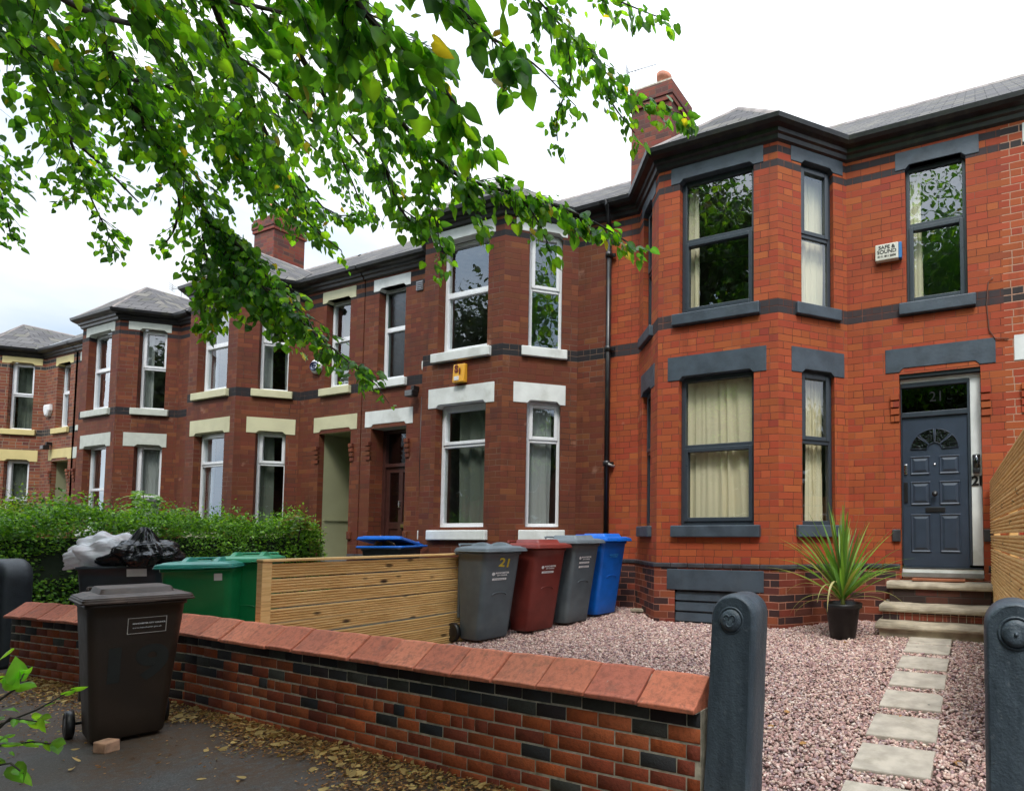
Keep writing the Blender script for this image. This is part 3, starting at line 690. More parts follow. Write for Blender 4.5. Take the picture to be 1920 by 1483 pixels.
def porch(H, sg, da, zb, zt):
    mb = MB(); d = 1.15; a, b = da; iw = PORCHW
    mb.face([sg.p(a, -.1, zb), sg.p(a, -d, zb), sg.p(a, -d, zt), sg.p(a, -.1, zt)], iw); mb.face([sg.p(b, -.1, zb), sg.p(b, -.1, zt), sg.p(b, -d, zt), sg.p(b, -d, zb)], iw)
    mb.face([sg.p(a, -.1, zt), sg.p(a, -d, zt), sg.p(b, -d, zt), sg.p(b, -.1, zt)], iw); mb.face([sg.p(a, 0, zb), sg.p(b, 0, zb), sg.p(b, -d, zb), sg.p(a, -d, zb)], STONE)
    mb.face([sg.p(a, -d, zb), sg.p(b, -d, zb), sg.p(b, -d, zt), sg.p(a, -d, zt)], iw)
    sg.box(mb, a, a+.02, -d, -.13, .26, .31, iw)
    mb.build('porch_wall', H)
    q = MB(); sg.box(q, a+.1, b-.05, -d, -d+.05, zb, 1.35, BROWND); q.build('door', H, bevel=.004)
PORCHW = plain('olive_cream_wall_paint', (.33, .33, .20), .6, var=.06, nsc=2)

# ------------------------------------------------------------------ palettes and the six houses
base = dict(rec=.075, drec=.14, plinth=B_PL)
P1 = dict(base, brick=B_OR, stone=ANTH, frame=ANTF, low=(1.08, 'low', 1.11, 'up'), up=(3.70, 'low', 3.63, 'up', 3.72, 'low'), doorf=door_one, cellar=True,
          curtains=dict(fl=[(.04, .97, .10, CURT, .15, .03)], cl=[(.16, .40, .13, CURT, .06, .02)], nl=[(.0, .2, .13, CURT, .08, .02)],
                        fu=[(.03, .16, .14, CURT, .07, .02)], cu=[(.04, .42, .14, CURT, .09, .02)], m=[(.03, .17, .14, CURT, .07, .02)]))
P2 = dict(base, brick=B_RD, stone=WHITE, frame=UPVC, rec=.12, drec=.25, plinth=B_PD, low=(1.34, 'up', 1.38, 'up'), up=(3.70, 'low', 3.66, 'up', 3.72, 'low'), doorf=door_brown, mglass=GREENISH, cill=True,
          curtains=dict(fl=[(.25, .97, .14, LACE, .2, .03)], nl=[(.03, .34, .13, NETC, .13, .03)]))
P3 = dict(P2, stone=CREAM, low=(1.34, 'up', 1.34, 'up'), doorf=porch, drec=.1, mglass=None, curtains=dict(fl=[(.3, .8, .3, LACE, .2, .03)], cl=[(.03, .22, .16, LACE, .1, .02)], cu=[(.02, .15, .16, NETC, .09, .02), (.34, .44, .16, NETC, .09, .02)], m=[(.02, .6, .2, LACE, .12, .02)]))
P4 = dict(P2, stone=plain('off_white_paint', (.50, .53, .47), .6, var=.06), low=(1.0, 'none', .80, 'up'), mglass=None, cill=False, curtains=dict(nl=[(.02, .44, .13, NETC, .06, .02)], fl=[(.1, .9, .13, NETC, .09, .02)], nu=[(.02, .14, .14, NETC, .07, .02)]))
P5 = dict(P2, brick=B_R5, stone=YCREAM, low=(1.0, 'none', .92, 'up'), doorf=porch, drec=.1, mglass=None, cill=False, curtains=dict(cl=[(.02, .44, .13, LACE, .09, .02)], cu=[(.02, .44, .22, LACE, .09, .02)]))
P0 = dict(P2, brick=brick('right_neighbour_brick', OR, (.42, .24, .16), mw=.010, rows=ROWS, bandcol=(.035, .03, .03), stf=.2), stone=WHITE, curtains={})
H1, G1 = house(1, PX, 1, P1, 'orange brick terraced house with anthracite lintels, a two-storey canted bay and blue-grey door')
H2, G2 = house(2, PX+.072, -1, P2, 'dark red brick house with white lintels and a brown door, behind the low timber fence')
H3, G3 = house(3, PX-2*WD+.042, 1, P3, 'dark red brick house with cream lintels and an open cream-walled porch beside the hedge')
H4, G4 = house(4, PX-2*WD-.072, -1, P4, 'dark brick house with off-white lintels and a pointed hipped bay roof, second from the left')
H5, G5 = house(5, PX-4*WD+.035, 1, P5, 'pale-pointed brick house with yellow cream lintels at the far left of the terrace')
H0, G0 = house(0, PX+2*WD, -1, P0, 'brick house with white lintels cut off by the right edge beyond the slatted fence')
exec_rest = True

# ------------------------------------------------------------------ chimneys, aerials, pipes, boxes on the walls
def chimney(px, label, pots, aerial=None, grp='chimney stacks on the party walls'):
    c = thing('chimney_stack', label, 'chimney', (px+.03, 1.47, 5.4), 0, grp)
    m = MB(); w, d = .395, .33
    m.box(-w, w, -d, d, -.3, 1.86, B_CH); m.box(-w-.03, w+.03, -d-.03, d+.03, 1.86, 1.945, B_CH); m.box(-w-.045, w+.045, -d-.045, d+.045, 1.947, 2.115, B_CH); m.box(-w-.025, w+.025, -d-.025, d+.025, 2.117, 2.20, B_CH)
    m.box(-w+.02, w-.02, -d+.02, d-.02, 2.2, 2.27, MORT); m.build('brick_stack', c, bevel=.006)
    m = MB(); m.box(-w-.02, w+.02, -d-.02, d+.02, -.3, .22, LEADF); m.build('lead_flashing', c)
    for x, y, h in pots:
        m = MB(); m.lathe([(.125, 2.22), (.12, 2.24), (.105, 2.25+h*.75), (.13, 2.26+h*.78), (.135, 2.25+h), (.10, 2.25+h), (.09, 2.3)], TERRA, (x, y, 0), 20); m.build('chimney_pot', c)
    return c
ch1 = chimney(PX, 'brick chimney stack with one clay pot behind the grey-painted bay roof', [(.02, .05, .42)])
ch2 = chimney(PX-2*WD, 'brick chimney stack seen through the leaves between the two left pairs of houses', [(-.1, -.05, .4), (.15, .15, .34)])
def aerial(x, y, z, rz, label, s=1.):
    a = thing('tv_aerial', label, 'aerial', (x, y, z), rz, 'television aerials on the roofs'); m = MB()
    m.tube([(0, 0, -1.5), (0, 0, 0)], .016*s, GREYM); m.build('mast', a)
    m = MB(); m.tube([(-.3*s, 0, -.05), (.75*s, 0, .2*s)], .012*s, GREYM)
    for k in range(9): t = -.25+.11*k; m.tube([(t*s, -.2*s, -.04+.24*s*(t+.3)), (t*s, .2*s, -.04+.24*s*(t+.3))], .006*s, GREYM, 5)
    for k in range(4): m.tube([(-.33*s, -.25*s, -.16*s+.09*k*s), (-.33*s, .25*s, -.16*s+.09*k*s)], .008*s, GREYM, 5)
    m.tube([(-.33*s, 0, -.18*s), (-.33*s, 0, .14*s)], .01*s, GREYM, 5); m.build('antenna_rods', a)
aerial(-5.80, 1.7, 8.55, .35, 'grey rod aerial beside the clay-potted chimney of the grey-painted house', .5)
aerial(-24.4, 3.2, 8.1, .8, 'small mesh aerial above the pointed bay roof on the left', .7)

ALW0 = plain('dull_white_pipe', (.40, .40, .37), .6)
def downpipe():
    d = thing('downpipe', 'black cast-iron downpipe between the grey-painted house and its white-lintelled neighbour', 'drainpipe', (-5.04, -.07, -1.2)); m = MB()
    m.tube([(0, 0, .1), (0, 0, 1.15)], .038, BLACKP, 14); m.tube([(0, 0, 1.1), (0, 0, 5.7)], .034, BLACKP, 14)
    m.tube([(0, 0, 5.68), (0, -.02, 5.85), (.02, -.1, 6.0), (.02, -.11, 6.07)], .034, BLACKP, 14); m.tube([(0, 0, .14), (0, -.06, .02), (0, -.14, -.02)], .04, BLACKP, 12); m.build('pipe', d)
    for z in (1.13, 2.22, 3.9, 5.3):
        m = MB(); m.lathe([(.04, z-.04), (.05, z-.035), (.05, z+.035), (.04, z+.04)], BLACKP, n=14); m.box(-.085, .085, .02, .045, z-.025, z+.025, BLACKP); m.box(-.02, .02, .0, .07, z-.02, z+.02, BLACKP); m.build('bracket', d)
    m = MB(); m.tube([(.0, -.02, 2.24), (.05, -.01, 2.2), (.07, .03, 2.19), (.07, .07, 2.19)], .018, ALW0, 10); m.build('pipe_branch', d)
downpipe()

ALW = plain('aged_white_plastic', (.62, .61, .52), .5, var=.05); BLUEP = plain('blue_alarm_plastic', (.02, .16, .42), .4); YELP = plain('yellow_alarm_plastic', (.72, .36, .03), .4, var=.05)
REDT = plain('dark_red_print', (.16, .02, .01), .5); NAVY = plain('navy_print', (.015, .03, .11), .5)
def alarm1():
    a = thing('alarm_box', 'cream alarm box with a blue end reading SAFE & SOUND beside the upper right window', 'alarm box', (-1.005, 0, 3.395)); m = MB()
    m.box(-.155, .12, -.07, .0, -.10, .10, ALW); b = m.build('case', a, bevel=.01); m = MB(); m.box(.122, .158, -.062, .0, -.098, .098, BLUEP); m.build('strobe_end', a, bevel=.006)
    for s, z, sz in (('SAFE &', .055, .062), ('SOUND', .0, .062), ('0161 861 2000', -.055, .034)):
        text(b, 'printed_text', s, sz, BLK, face_T((-.017, -.0715, z), (0, -1, 0)), .0008, bold=.0012, sx=1.05)
alarm1()
def alarm2():
    a = thing('alarm_box', 'yellow alarm box between the upper and lower bay windows of the white-lintelled house', 'alarm box', (-7.195, -D, 2.39)); m = MB()
    prof = [(-.115, -.06), (.115, -.06), (.115, -.02), (.115, .14), (-.115, .14)]
    m.hexa([(-.115, -.075, -.14), (.115, -.075, -.14), (.115, 0, -.14), (-.115, 0, -.14), (-.115, -.055, .14), (.115, -.055, .14), (.115, 0, .14), (-.115, 0, .14)], YELP)
    b = m.build('case', a, bevel=.012)
    text(b, 'printed_text', 'S', .15, REDT, face_T((-.035, -.070, .06), (0, -1, 0)), .003, bold=.006); text(b, 'printed_text', '1', .12, REDT, face_T((.035, -.072, .02), (0, -1, 0)), .003, bold=.006)
    m = MB(); m.box(-.07, .02, -.079, -.068, -.11, -.05, LACEW); m.build('printed_panel', b)
alarm2()
def alarm3():
    a = thing('alarm_box', 'round white and navy alarm disc with a swirl on the cream-lintelled house', 'alarm box', (-11.76, 0, 3.195)); m = MB()
    T = Matrix.Rotation(pi, 4, 'Z')
    m.lathe([(.135, 0), (.14, .04), (.12, .07), (0, .075)], LACEW, n=28, axis='y', T=T); b = m.build('case', a)
    m = MB(); arc = lambda r, a0, a1, n=26: [(r*cos(a0+(a1-a0)*i/n), -.078, r*.72*sin(a0+(a1-a0)*i/n)) for i in range(n+1)]
    m.tube(arc(.105, .3, 6.6), .013, NAVY, 6); m.tube(arc(.05, 0, 5.4), .010, NAVY, 6); m.tube([(-.05, -.078, 0), (.052, -.078, 0)], .009, NAVY, 6); m.build('swirl_emblem', b)
alarm3()
def alarm5():
    a = thing('alarm_box', 'white shield-shaped alarm box on the pale-pointed brick house at far left', 'alarm box', (-22.7, 0, 3.25)); m = MB()
    o = [(-.14, .15), (.14, .15), (.15, .0), (.07, -.15), (0, -.17), (-.07, -.15), (-.15, .0)]
    m.ring([[(x, 0, z) for x, z in o], [(x, -.06, z) for x, z in o], [(x*.75, -.085, z*.75) for x, z in o]], LACEW, False); m.build('case', a, bevel=.008)
alarm5()
def seclight(x, z, y, label):
    a = thing('security_light', label, 'security light', (x, 0, z), 0, 'security lights above the doors'); m = MB(); m.box(-.04, .04, -.1, 0, .04, .12, BLK); m.build('bracket', a, bevel=.006)
    m = MB(); m.box(-.10, .10, -.17, -.06, -.08, .03, BLK); b = m.build('lamp_head', a, bevel=.012); m = MB(); m.box(-.08, .08, -.174, -.171, -.07, .02, GREYM); m.build('lens', b)
seclight(-9.05, 2.43, 0, 'black security lamp on the wall over the brown door'); seclight(-22.5, 2.28, 0, 'dark floodlight beside the yellow cream lintel at far left')
def wirebox():
    a = thing('junction_box', 'small white junction strip on brick beside the brown door', 'junction box', (-8.83, -.0, .02)); m = MB(); m.box(-.05, .05, -.03, 0, -.10, .10, LACEW); m.build('case', a, bevel=.006)
    a = thing('airvent', 'small grey vent plate high beside the upper window of the white-lintelled house', 'vent', (-9.05, 0, 4.33)); m = MB(); m.box(-.08, .08, -.02, 0, -.08, .08, GREYM)
    for k in range(4): m.box(-.07, .07, -.03, -.02, -.06+.035*k, -.045+.035*k, GREYM)
    m.build('grille', a)
    a = thing('junction_box', 'thin white clip box high on the brick left of the yellow alarm box', 'junction box', (-8.53, 0, 2.72)); m = MB(); m.box(-.04, .04, -.03, 0, -.10, .10, LACEW); m.build('case', a, bevel=.006)
    a = thing('wall_board', 'upright weathered timber strip on brick at the left of the cream-lintelled bay', 'board', (-14.55, -.02, 1.9)); m = MB(); m.box(-.05, .05, -.04, 0, -.5, .3, STONE); m.build('board', a, bevel=.004)
wirebox()
def cable(label, pts, r, col):
    a = MB(); a.tube(pts, r, col, 6); o = a.build('wall_cable'); tag(o, label, 'cable')
WC = plain('brown_cable', (.12, .05, .03), .6)
cable('thin brown cable running down the brick beside the door lintel at right', [(.15, -.012, 2.9), (.10, -.012, 2.85), (.08, -.012, 2.6), (.10, -.012, 2.3), (.16, -.012, 2.2), (.3, -.012, 2.18)], .006, WC)
cable('thin cable dropping down the brick from the black lamp over the brown door', [(-8.93, -.012, 2.36), (-8.93, -.014, 1.2), (-8.91, -.012, .2)], .008, BLK)

# ------------------------------------------------------------------ ground: pavement, road, gardens
def asphalt():
    t = NT('pavement_asphalt'); p = t.pos()
    n1 = t.noise(p, 120, 4, .7); n2 = t.noise(p, 1.3, 5, .6); vo = t.n('ShaderNodeTexVoronoi'); vo.inputs['Scale'].default_value = 75; t.lk(p, vo.inputs['Vector'])
    c = t.ramp(n1, [(.3, (.030, .031, .033)), (.55, (.085, .085, .083)), (.75, (.20, .195, .185))])
    c = t.mix(t.ma('MULTIPLY', t.step(n2, .42, .62), .55), c, (.055, .042, .025))
    sp = t.n('ShaderNodeSeparateXYZ'); t.lk(p, sp.inputs[0])
    near = t.step(t.ma('ADD', sp.outputs[1], t.ma('MULTIPLY', t.noise(p, 2.2, 4), 1.6)), -4.75, -3.95)
    c = t.mix(t.ma('MULTIPLY', near, t.step(t.noise(p, 24, 5, .7), .3, .6)), c, (.075, .038, .015))
    c = t.mix(t.ma('MULTIPLY', t.ma('LESS_THAN', vo.outputs['Distance'], .12), t.ma('GREATER_THAN', vo.outputs['Color'], .8)), c, (.24, .20, .13))
    t.put(t.b.inputs['Base Color'], c); t.b.inputs['Roughness'].default_value = .72; t.bump(t.ma('ADD', n1, t.ma('MULTIPLY', n2, 1.5)), .7, .012); return t.m
ASPH = asphalt(); ROADM = plain('road_asphalt', (.05, .05, .052), .85, var=.2, bump=.5, bsc=80); KERBM = plain('granite_kerb', (.28, .27, .25), .8, var=.2)
g = MB(); g.face([(-60, -9.2, GROUND), (60, -9.2, GROUND), (60, -4.15, GROUND), (-60, -4.15, GROUND)], ASPH); tag(g.build('pavement'), kind='structure')
g = MB(); g.face([(-400, -400, GROUND-.13), (400, -400, GROUND-.13), (400, 400, GROUND-.13), (-400, 400, GROUND-.13)], ROADM); tag(g.build('ground'), kind='structure')
g = MB(); g.box(-60, 60, -9.35, -9.203, GROUND-.12, GROUND+.002, KERBM); tag(g.build('kerb', bevel=.012), kind='structure')
GB = plain('gravel_bed_earth', (.10, .065, .055), .95, var=.3, nsc=30, bump=.5); EARTH = plain('garden_earth', (.05, .045, .03), .95, var=.4, nsc=6, bump=.6, dirt=(.03, .06, .02))
g = MB(); zq = lambda y: gz(y)-.012
g.face([(-5.35, wally(-5.35)+.06, zq(wally(-5.35)+.06)), (-1.15, wally(-1.15)+.06, zq(wally(-1.15)+.06)), (-1.15, .1, zq(.1)), (-5.35, .1, zq(.1))], GB)
g.face([(-1.15, -4.55, zq(-4.55)), (.4, -4.55, zq(-4.55)), (.4, .1, zq(.1)), (-1.15, .1, zq(.1))], GB)
g.face([(-1.15, -4.55, GROUND), (.4, -4.55, GROUND), (.4, -4.55, zq(-4.55)), (-1.15, -4.55, zq(-4.55))], GB); tag(g.build('gravel_ground'), kind='structure')
g = MB(); g.face([(-60, -4.15, gz(-4.15)-.03), (-5.35, -4.15, gz(-4.15)-.03), (-5.35, .1, gz(.1)-.03), (-60, .1, gz(.1)-.03)], EARTH)
g.face([(.4, -4.0, gz(-4)-.03), (30, -4.0, gz(-4)-.03), (30, .1, gz(.1)-.03), (.4, .1, gz(.1)-.03)], EARTH); tag(g.build('garden_ground'), kind='structure')

# gravel: tens of thousands of small stones
ICO_V = []; ICO_F = [(0, 11, 5), (0, 5, 1), (0, 1, 7), (0, 7, 10), (0, 10, 11), (1, 5, 9), (5, 11, 4), (11, 10, 2), (10, 7, 6), (7, 1, 8), (3, 9, 4), (3, 4, 2), (3, 2, 6), (3, 6, 8), (3, 8, 9), (4, 9, 5), (2, 4, 11), (6, 2, 10), (8, 6, 7), (9, 8, 1)]
_p = (1+sqrt(5))/2
for a, b, c in ((-1, _p, 0), (1, _p, 0), (-1, -_p, 0), (1, -_p, 0), (0, -1, _p), (0, 1, _p), (0, -1, -_p), (0, 1, -_p), (_p, 0, -1), (_p, 0, 1), (-_p, 0, -1), (-_p, 0, 1)): ICO_V.append((a/1.902, b/1.902, c/1.902))
SLABX = (-.70, -.285)
slabs = [(-.765-.17, -.765+.18), (-1.40, -1.08), (-1.90, -1.47), (-2.38, -2.0), (-2.86, -2.50), (-3.37, -3.0), (-3.84, -3.49), (-4.30, -3.98)]
slabs = [(-1.02, -.74), (-1.36, -1.05), (-1.89, -1.50), (-2.38, -2.0), (-2.855, -2.50), (-3.375, -3.0), (-3.835, -3.49), (-4.28, -3.98)]
def gravel(n):
    x = rng.uniform(-5.33, .14, n*2); y = -4.5+(4.47)*rng.random(n*2)
    # inside the bay, under slabs and steps: none
    bx0, bx1 = PX+S1, PX+S4
    inb = (y > -D-.0) & (x > PX+S2-.02) & (x < PX+S3+.02)
    inb |= (x > PX+S1) & (x <= PX+S2) & (y > -D*(x-PX-S1)/(S2-S1)); inb |= (x >= PX+S3) & (x < PX+S4) & (y > -D*(PX+S4-x)/(S4-S3))
    inb |= (x > -1.03) & (y > -.74)
    inb |= (x < -1.1) & (y < WC0[1]+(x-WC0[0])*(-.0542)+.09)
    for a, b in slabs: inb |= (x > SLABX[0]+.012) & (x < SLABX[1]-.012) & (y > a+.012) & (y < b-.012)
    k = ~inb; x, y = x[k][:n], y[k][:n]; n = len(x)
    s = (.0065+.0105*rng.random(n)**1.6)*np.where(y < -2, 1.0, 1.1); z = gz(y)+rng.uniform(-.012, .010, n)
    # slight heap against walls
    q = rng.normal(size=(n, 3)); q[:, 2] *= .5; nn = np.stack([rng.normal(size=n)*.45, rng.normal(size=n)*.45, np.ones(n)], 1)
    X, Y, Z = frames(q, nn)
    X *= (s*rng.uniform(.65, 1.0, n))[:, None]; Y *= (s*rng.uniform(.95, 1.5, n))[:, None]; Z *= (s*rng.uniform(.5, .8, n))[:, None]
    pal = np.array([(.50, .37, .34), (.44, .29, .27), (.60, .50, .47), (.34, .22, .22), (.27, .19, .21), (.53, .42, .36), (.68, .62, .58), (.40, .33, .34)])
    c = pal[rng.choice(len(pal), n, p=[.22, .20, .12, .14, .09, .12, .04, .07])]*rng.uniform(.72, 1.10, (n, 1))*np.array((1.10, 1.02, .96))
    jit = np.array(ICO_V)*(1+rng.uniform(-.22, .22, (12, 1)))
    o = scatter('gravel', jit, ICO_F, np.stack([x, y, z], 1), X, Y, Z, c, M_GRAV)
    tag(o, kind='stuff')
gravel(90000)

for i, (a, b) in enumerate(slabs):
    sh = .03*(-(a+b)/2-2)/2; tw = random.uniform(-.012, .012)
    wh = ['topmost pale paving slab, right below the stone steps', 'second paving slab from the steps, with a small dark hole', 'third pale paving slab from the steps', 'fourth pale paving slab from the steps', 'fifth paving slab from the steps, chipped at its right corner', 'sixth pale paving slab from the steps', 'seventh paving slab from the steps, with a leaf on it', 'nearest paving slab, cut off by the bottom of the photo'][i]
    t_ = thing('stepping_stone', wh, 'paving slab', ((SLABX[0]+SLABX[1])/2+sh-.01, (a+b)/2, gz((a+b)/2)+.006), tw, 'paving slabs of the garden path')
    m = MB(); hx_, hy_ = .205, (b-a)/2; n = 6
    def edge(x0, y0, x1, y1): return [(x0+(x1-x0)*k/n+random.uniform(-.0025, .0025), y0+(y1-y0)*k/n+random.uniform(-.003, .003)) for k in range(n)]
    loop = edge(-hx_, -hy_, hx_, -hy_)+edge(hx_, -hy_, hx_, hy_)+edge(hx_, hy_, -hx_, hy_)+edge(-hx_, hy_, -hx_, -hy_)
    if i == 4: loop[2*n] = (hx_-.022, hy_-.02)
    m.ring([[(x, y, -.035) for x, y in loop], [(x, y, .010) for x, y in loop], [(x*.985, y*.985, .015) for x, y in loop]], SLAB, False)
    if i in (1, 4): m.lathe([(.009, .0155), (0, .0155)], BLK, ((.12, -.07, 0) if i == 4 else (-.10, .03, 0)), 10, False, False)
    o = m.build('slab_stone', t_); o.rotation_euler = (radians(random.uniform(-.8, .8))+math.atan(.057), radians(random.uniform(-.8, .8)), 0)

# front steps
st = thing('stone_steps', 'three worn stone steps with brick risers below the blue-grey door', 'steps', (-.475, 0, 0))
def tread(x0, x1, y0, y1, z0, z1):
    m = MB(); n = 14; loops = []
    for i in range(n+1):
        x = x0+(x1-x0)*i/n; wz = .006*sin(i*1.1+z1*9)-.010*sin(pi*i/n); r = .022
        loops.append([(x, y1, z0), (x, y0+.006, z0), (x, y0-.0, z0+.015), (x, y0+random.uniform(-.003, .003), z1-.03+wz), (x, y0+.012, z1-.008+wz), (x, y0+.035, z1+wz), (x, y1, z1)])
    m.ring(loops, STONE, False); m.build('stone_tread', st, bevel=.004)
tread(-.56, .56, -.30, .02, -.615, -.54); tread(-.60, .57, -.58, -.03, -.84, -.765); tread(-.605, .57, -.80, -.30, -.995, -.925)
m = MB(); m.box(-.53, .54, -.27, .0, -.765, -.615, B_PD); m.box(-.57, .54, -.76, -.1, -1.2, -.995, STONE)
m.box(-.565, .54, -.545, -.1, -.925, -.84, MORT)
for k in range(14): m.box(-.56+.078*k, -.56+.078*k+.07, -.552, -.5, -.923, -.842, B_PL)
m.build('brick_riser', st)

# ------------------------------------------------------------------ boundary wall and posts
def bwall():
    P0_, P1_, P2_ = Vector(WC0), Vector(WC1), Vector(WC2)
    W_ = thing('garden_wall', 'low brick wall with blue upper courses and sloping red coping along the pavement', 'wall', (0, 0, 0)); W_['kind'] = 'thing'
    h = .0738; cols_r = [(.38, .090, .034), (.46, .108, .036), (.31, .070, .034), (.42, .112, .044), (.24, .058, .034)]; cols_b = [(.030, .034, .040), (.045, .047, .050), (.060, .062, .055), (.035, .028, .030)]
    vs, cols, fr = [], [], []
    BOX = [(x, y, z) for z in (-.5, .5) for x, y in ((-.5, -.5), (.5, -.5), (.5, .5), (-.5, .5))]
    # bevelled brick template: inset front face
    bv = []; 
    def brickv(b=.035, bz=.10):
        o = []
        for sx, sy, sz in ((-1, -1, -1), (1, -1, -1), (1, -1, 1), (-1, -1, 1)): o.append((sx*(.5-b*.35), -.5, sz*(.5-bz)))
        for sx, sy, sz in ((-1, -1, -1), (1, -1, -1), (1, -1, 1), (-1, -1, 1)): o.append((sx*.5, -.5+.05, sz*.5))
        for sx, sy, sz in ((-1, 1, -1), (1, 1, -1), (1, 1, 1), (-1, 1, 1)): o.append((sx*.5, .5, sz*.5))
        return o
    tv = brickv(); tf = [(0, 1, 2, 3)]+[(4+i, 4+(i+1) % 4, (i+1) % 4, i) for i in range(4)]+[(8+i, 8+(i+1) % 4, 4+(i+1) % 4, 4+i) for i in range(4)]+[(11, 10, 9, 8)]
    pos, X, Y, Z, cc = [], [], [], [], []
    for (A, B) in ((P0_, P1_), (P1_, P2_)):
        d = (A-B); Ln = d.length; t = d/Ln; n_ = Vector((t.y, -t.x))
        m = MB()
        q = lambda a, o, z: Vector((*(B+t*a+n_*o), z))
        m.hexa([q(0, .087, -1.45), q(Ln, .087, -1.45), q(Ln, -.098, -1.45), q(0, -.098, -1.45), q(0, .087, -.80), q(Ln, .087, -.80), q(Ln, -.098, -.80), q(0, -.098, -.80)], MORT); m.build('mortar_core', W_)
        for row in range(8):
            z = -.805-h*(row+.5); a = -(row % 2)*.103-.02
            while a < Ln:
                L_ = .205 if row % 4 != 3 or random.random() < .4 else .1
                a0, a1 = max(a, 0), min(a+L_, Ln)
                if a1-a0 > .03:
                    p = B+t*((a0+a1)/2)+n_*(.087-.045+random.uniform(-.0025, .003))
                    wdt = a1-a0-.008
                    pos.append((p.x, p.y, z+random.uniform(-.0018, .0018))); ya = Vector((-n_.x, -n_.y, 0)); ja = random.uniform(-.006, .006)
                    X.append(tuple(Vector((t.x, t.y, ja))*wdt)); Y.append(tuple(ya*.10)); Z.append((-ja*(h-.008), 0, h-.008))
                    xx = p.x; blue = row < 2 and not (row == 0 and random.random() < .06)
                    if xx < -4.45 and row == 1: blue = random.random() < .15
                    if xx < -4.45 and row == 2: blue = random.random() < .8
                    if xx > -2.05 and row == 1 and random.random() < .4: blue = False
                    if row > 2 and random.random() < .10: blue = True
                    c = random.choice(cols_b if blue else cols_r); k = random.uniform(.8, 1.2)
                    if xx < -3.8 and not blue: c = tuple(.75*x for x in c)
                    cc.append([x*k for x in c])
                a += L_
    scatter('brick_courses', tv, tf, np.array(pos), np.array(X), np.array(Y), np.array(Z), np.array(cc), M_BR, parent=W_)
    # coping tiles
    prof = [(o*WS, z*WS) for o, z in ((.165, -.900), (.168, -.872), (.150, -.862), (.085, -.808), (.012, -.742), (-.012, -.742), (-.085, -.808), (-.150, -.862), (-.168, -.872), (-.165, -.900))]
    for (A, B) in ((P0_, P1_), (P1_, P2_)):
        d = (A-B); Ln = d.length; t = d/Ln; n_ = Vector((t.y, -t.x)); nt_ = round(Ln/.325); stp = Ln/nt_
        n_ = n_
        for k in range(nt_):
            m = MB(); a0, a1 = Ln-k*stp-.004, Ln-(k+1)*stp+.005; jz, jo, sk = random.uniform(-.003, .004), random.uniform(-.005, .005), random.uniform(-.004, .004)
            loops = []
            for i in range(4):
                a = a0+(a1-a0)*i/3; e_ = .004 if i in (0, 3) else 0
                loops.append([Vector((*(B+t*a+n_*(o*(1-e_*4)+jo)), z+jz+sk*i/3-(e_ if z > -.78 else 0))) for o, z in prof])
            m.ring(loops, M_COP, False)
            o = m.build('coping_tile', W_, bevel=.005)
            c = random.choice([(.60, .185, .100), (.54, .16, .088), (.64, .21, .115), (.48, .14, .085), (.58, .18, .105)]); kk = random.uniform(.88, 1.12)
            at_ = o.data.attributes.new('tintc', 'FLOAT_COLOR', 'POINT'); at_.data.foreach_set('color', [x for _ in o.data.vertices for x in (*[v*kk for v in c], 1)])
        m = MB(); q = lambda a, o, z: Vector((*(B+t*a+n_*o), z))
        m.hexa([q(0, .125, -.805), q(Ln-.006, .125, -.805), q(Ln-.006, -.125, -.805), q(0, -.125, -.805), q(0, .013, -.682), q(Ln-.006, .013, -.682), q(Ln-.006, -.013, -.682), q(0, -.013, -.682)], MORT); m.build('mortar_bed', W_)
bwall()

